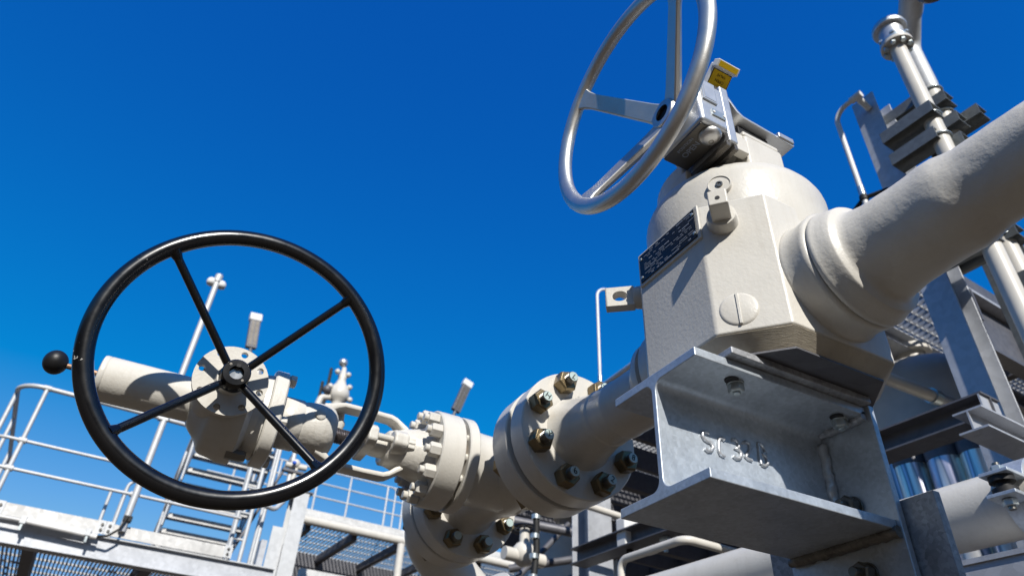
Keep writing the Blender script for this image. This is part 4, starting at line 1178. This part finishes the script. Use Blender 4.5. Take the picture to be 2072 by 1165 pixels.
for u, sg in ((8.02,1),(8.50,-1)):
    b = MB(W3); b.tube([(u-sg*.25,FV,9.40),(u,FV,9.40),(u,FV,8.2)], .028, .18, 8); b.build('end_loop', 'galv_far', fr, angle=80)
b = MB(W3); b.box((4.2,15,4.9),(8.5,15.12,5.1)); 
q = sight(610,1148,1,15); b = bar(q[0],15,q[2]-.22,q[0]+4,15.2,q[2])
tag(b.build('far_girder', 'galv_board', None), 'pale girder end low beside the broad column', 'beam')
q = sight(812,1100,1,18); b = MB(W3); b.cyl((q[0],18,0),(q[0],18,q[2]),.10,14)
tag(b.build('far_post', 'cream_plain', None), 'thin pale post under the distant walkway left of the elbow', 'post')
def flood(label, px0, py0, px1, py1, v, base):
    a = sight(px0,py0,1,v); c = sight(px1,py1,1,v)
    t = thing('flood_light', label, 'lamp', tuple(W3(c[0],v,c[2]-.2)), 'tube lights on the skyline')
    A0, C0_ = W3(*a), W3(*c); e3 = (A0-C0_)/2; L_ = e3.length; ez = e3.normalized(); mid = (A0+C0_)/2
    ex = VB.cross(ez).normalized()
    b = MB(); b.boxo(mid-ez*L_*.10, ex*.16, VB*.08, ez*L_*.88); b.build('housing', 'dark_steel', t, bevel=.02)
    b = MB()
    for sg in (-1, 1): b.boxo(mid+ex*sg*.06-VB*.085-ez*L_*.10, ex*.042, VB*.006, ez*L_*.74)
    b.build('lens', 'silver_dark', t)
    b = MB(); b.boxo(mid+ez*L_*.90, ex*.185, VB*.10, ez*.13); b.build('end_cap', 'white', t, bevel=.03)
    b = MB(); b.tube([C0_+ez*.05, C0_-ez*.30, W3(c[0]-.1,v,base)], .055, .2, 10); b.build('pole', 'dark_steel', t, angle=80)
    return t
flood('upright tube light on a dark pole seen inside the black handwheel', 518, 640, 507, 705, FV, 11.2)
flood('leaning tube light on a dark pole above the bolted bonnet of the gate valve', 947, 774, 921, 832, FV, 9.0)
# relief valve stack and whip aerials
P_ = sight(690,800,1,12)
ps = thing('relief_valve', 'distant cream relief valve stack with a round top, behind the yoke', 'valve', tuple(W3(P_[0],12,P_[2]-.5)))
b = MB(W3); b.revolve((3.375,12,7.2), Z, [(0,.13),(.25,.13),(.30,.10),(.42,.11),(.46,.17),(.55,.20),(.62,.19),(.72,.16),(.80,.10),(.90,.07),(.96,.09),(1.0,.06),(1.16,.04),(1.17,.02)], 20); b.build('body', 'cream_plain', ps, angle=60)
b = MB(W3); b.ball((3.33,12,8.46), .085, 14); b.build('cap', 'silver_cast', ps)
b = MB(W3); b.tube([(3.30,12,7.70),(3.05,12,7.62),(3.02,12,7.45)], .06, .08, 10); b.build('branch', 'cream_plain', ps)
b = MB(W3); b.ball((3.12,11.95,7.78), .09, 12); b.build('actuator', 'dark_steel', ps)
for k, (dx, dz) in enumerate(((.22,7.70),(-.20,7.86),(.17,7.95),(.10,8.20),(-.12,8.20))):
    b = MB(W3); b.ball((3.36+dx,11.93,dz), .055, 10); b.build('fitting', 'cream_plain', ps)
for (a, c, lb) in (((653,772),(645,830),'shorter thin black whip aerial beside the relief valve stack'),((671,745),(655,830),'taller thin black whip aerial beside the relief valve stack')):
    A_ = sight(*a,1,12); C2 = sight(*c,1,12)
    b = MB(W3); b.cyl((A_[0],12,C2[2]-.6),(A_[0],12,A_[2]),.030,8)
    tag(b.build('whip_aerial', 'rubber', None), lb, 'aerial')

# ================================================================== small pipework in the shade under the platform
def spot(x, y, t): 
    c = EYE+ray(x, y)*t
    return (c.dot(UB), c.dot(VB), c.z)
q = spot(1078,1110,4.6)
hs = thing('drain_hose', 'dark vertical hose with bright clips below the numbered flange', 'hose', tuple(W3(q[0],q[1],1.2)))
b = MB(W3); b.tube([(q[0],q[1],1.2),(q[0],q[1],q[2]-.3),(q[0]+.03,q[1],q[2]),(q[0]+.02,q[1],q[2]+.25)], .022, .1, 12); b.build('hose', 'rubber', hs, angle=80)
for k in range(5):
    b = MB(W3); b.cyl((q[0]+.005*k,q[1],q[2]-.32+.13*k),(q[0]+.005*k,q[1],q[2]-.29+.13*k),.030,12); b.build('clip', 'zinc', hs)
q = spot(1060,1120,4.8)
mv = thing('drain_valve', 'small cream globe valve in the shade right of the lower flange', 'valve', tuple(W3(*q)))
b = MB(W3); b.ball(q, .085, 18); b.cyl((q[0]-.16,q[1],q[2]-.02),(q[0]+.16,q[1],q[2]-.02),.045,16); b.cyl((q[0],q[1],q[2]),(q[0],q[1],q[2]+.17),.035,14); b.build('body', 'cream_plain', mv)
b = MB(W3); b.torus((q[0],q[1],q[2]+.18), Z, .075, .010, .010, 32, 8); b.build('handwheel', 'black', mv)
b = MB(W3)
for a in range(3): b.cyl((q[0]+.075*math.cos(a*2.1),q[1]+.075*math.sin(a*2.1),q[2]+.18),(q[0],q[1],q[2]+.17),.007,8)
b.build('spokes', 'black', mv)
for (x0,y0,x1,y1,t0,t1,r,lb,mt_) in ((1000,1045,1200,1085,5.2,5.2,.035,'dark pipe run crossing under the platform behind the lower flange','dark_steel'),
        (1030,1150,1180,1128,5.4,5.4,.03,'dark lower pipe run in the shade below the numbered flange','dark_steel'),
        (1046,1168,1150,1060,5.0,5.6,.022,'thin slanting dark rod in the shade below the numbered flange','dark_steel'),
        (1130,1185,1300,1092,5.0,5.0,.030,'dark pipe slanting behind the short steel column','dark_steel')):
    A_ = EYE+ray(x0,y0)*t0; B_ = EYE+ray(x1,y1)*t1
    b = MB(); b.cyl(tuple(A_),tuple(B_),r,14)
    tag(b.build('pipe_run', mt_, None), lb, 'pipe', 'dark pipe runs under the platform')
q = spot(1270,1066,3.9)
jb = thing('junction_box', 'white junction box peeping between the bracket tip and the dark cross beam', 'box', tuple(W3(q[0],q[1],q[2]-.12)))
b = MB(W3); b.box((q[0]-.02,q[1],q[2]-.10),(q[0]+.22,q[1]+.08,q[2]+.06)); b.build('housing', 'white', jb, bevel=.01)
b = MB(W3); b.cyl((q[0]+.04,q[1]+.04,q[2]-.16),(q[0]+.04,q[1]+.04,q[2]-.10),.018,12); b.build('gland', 'rubber', jb)
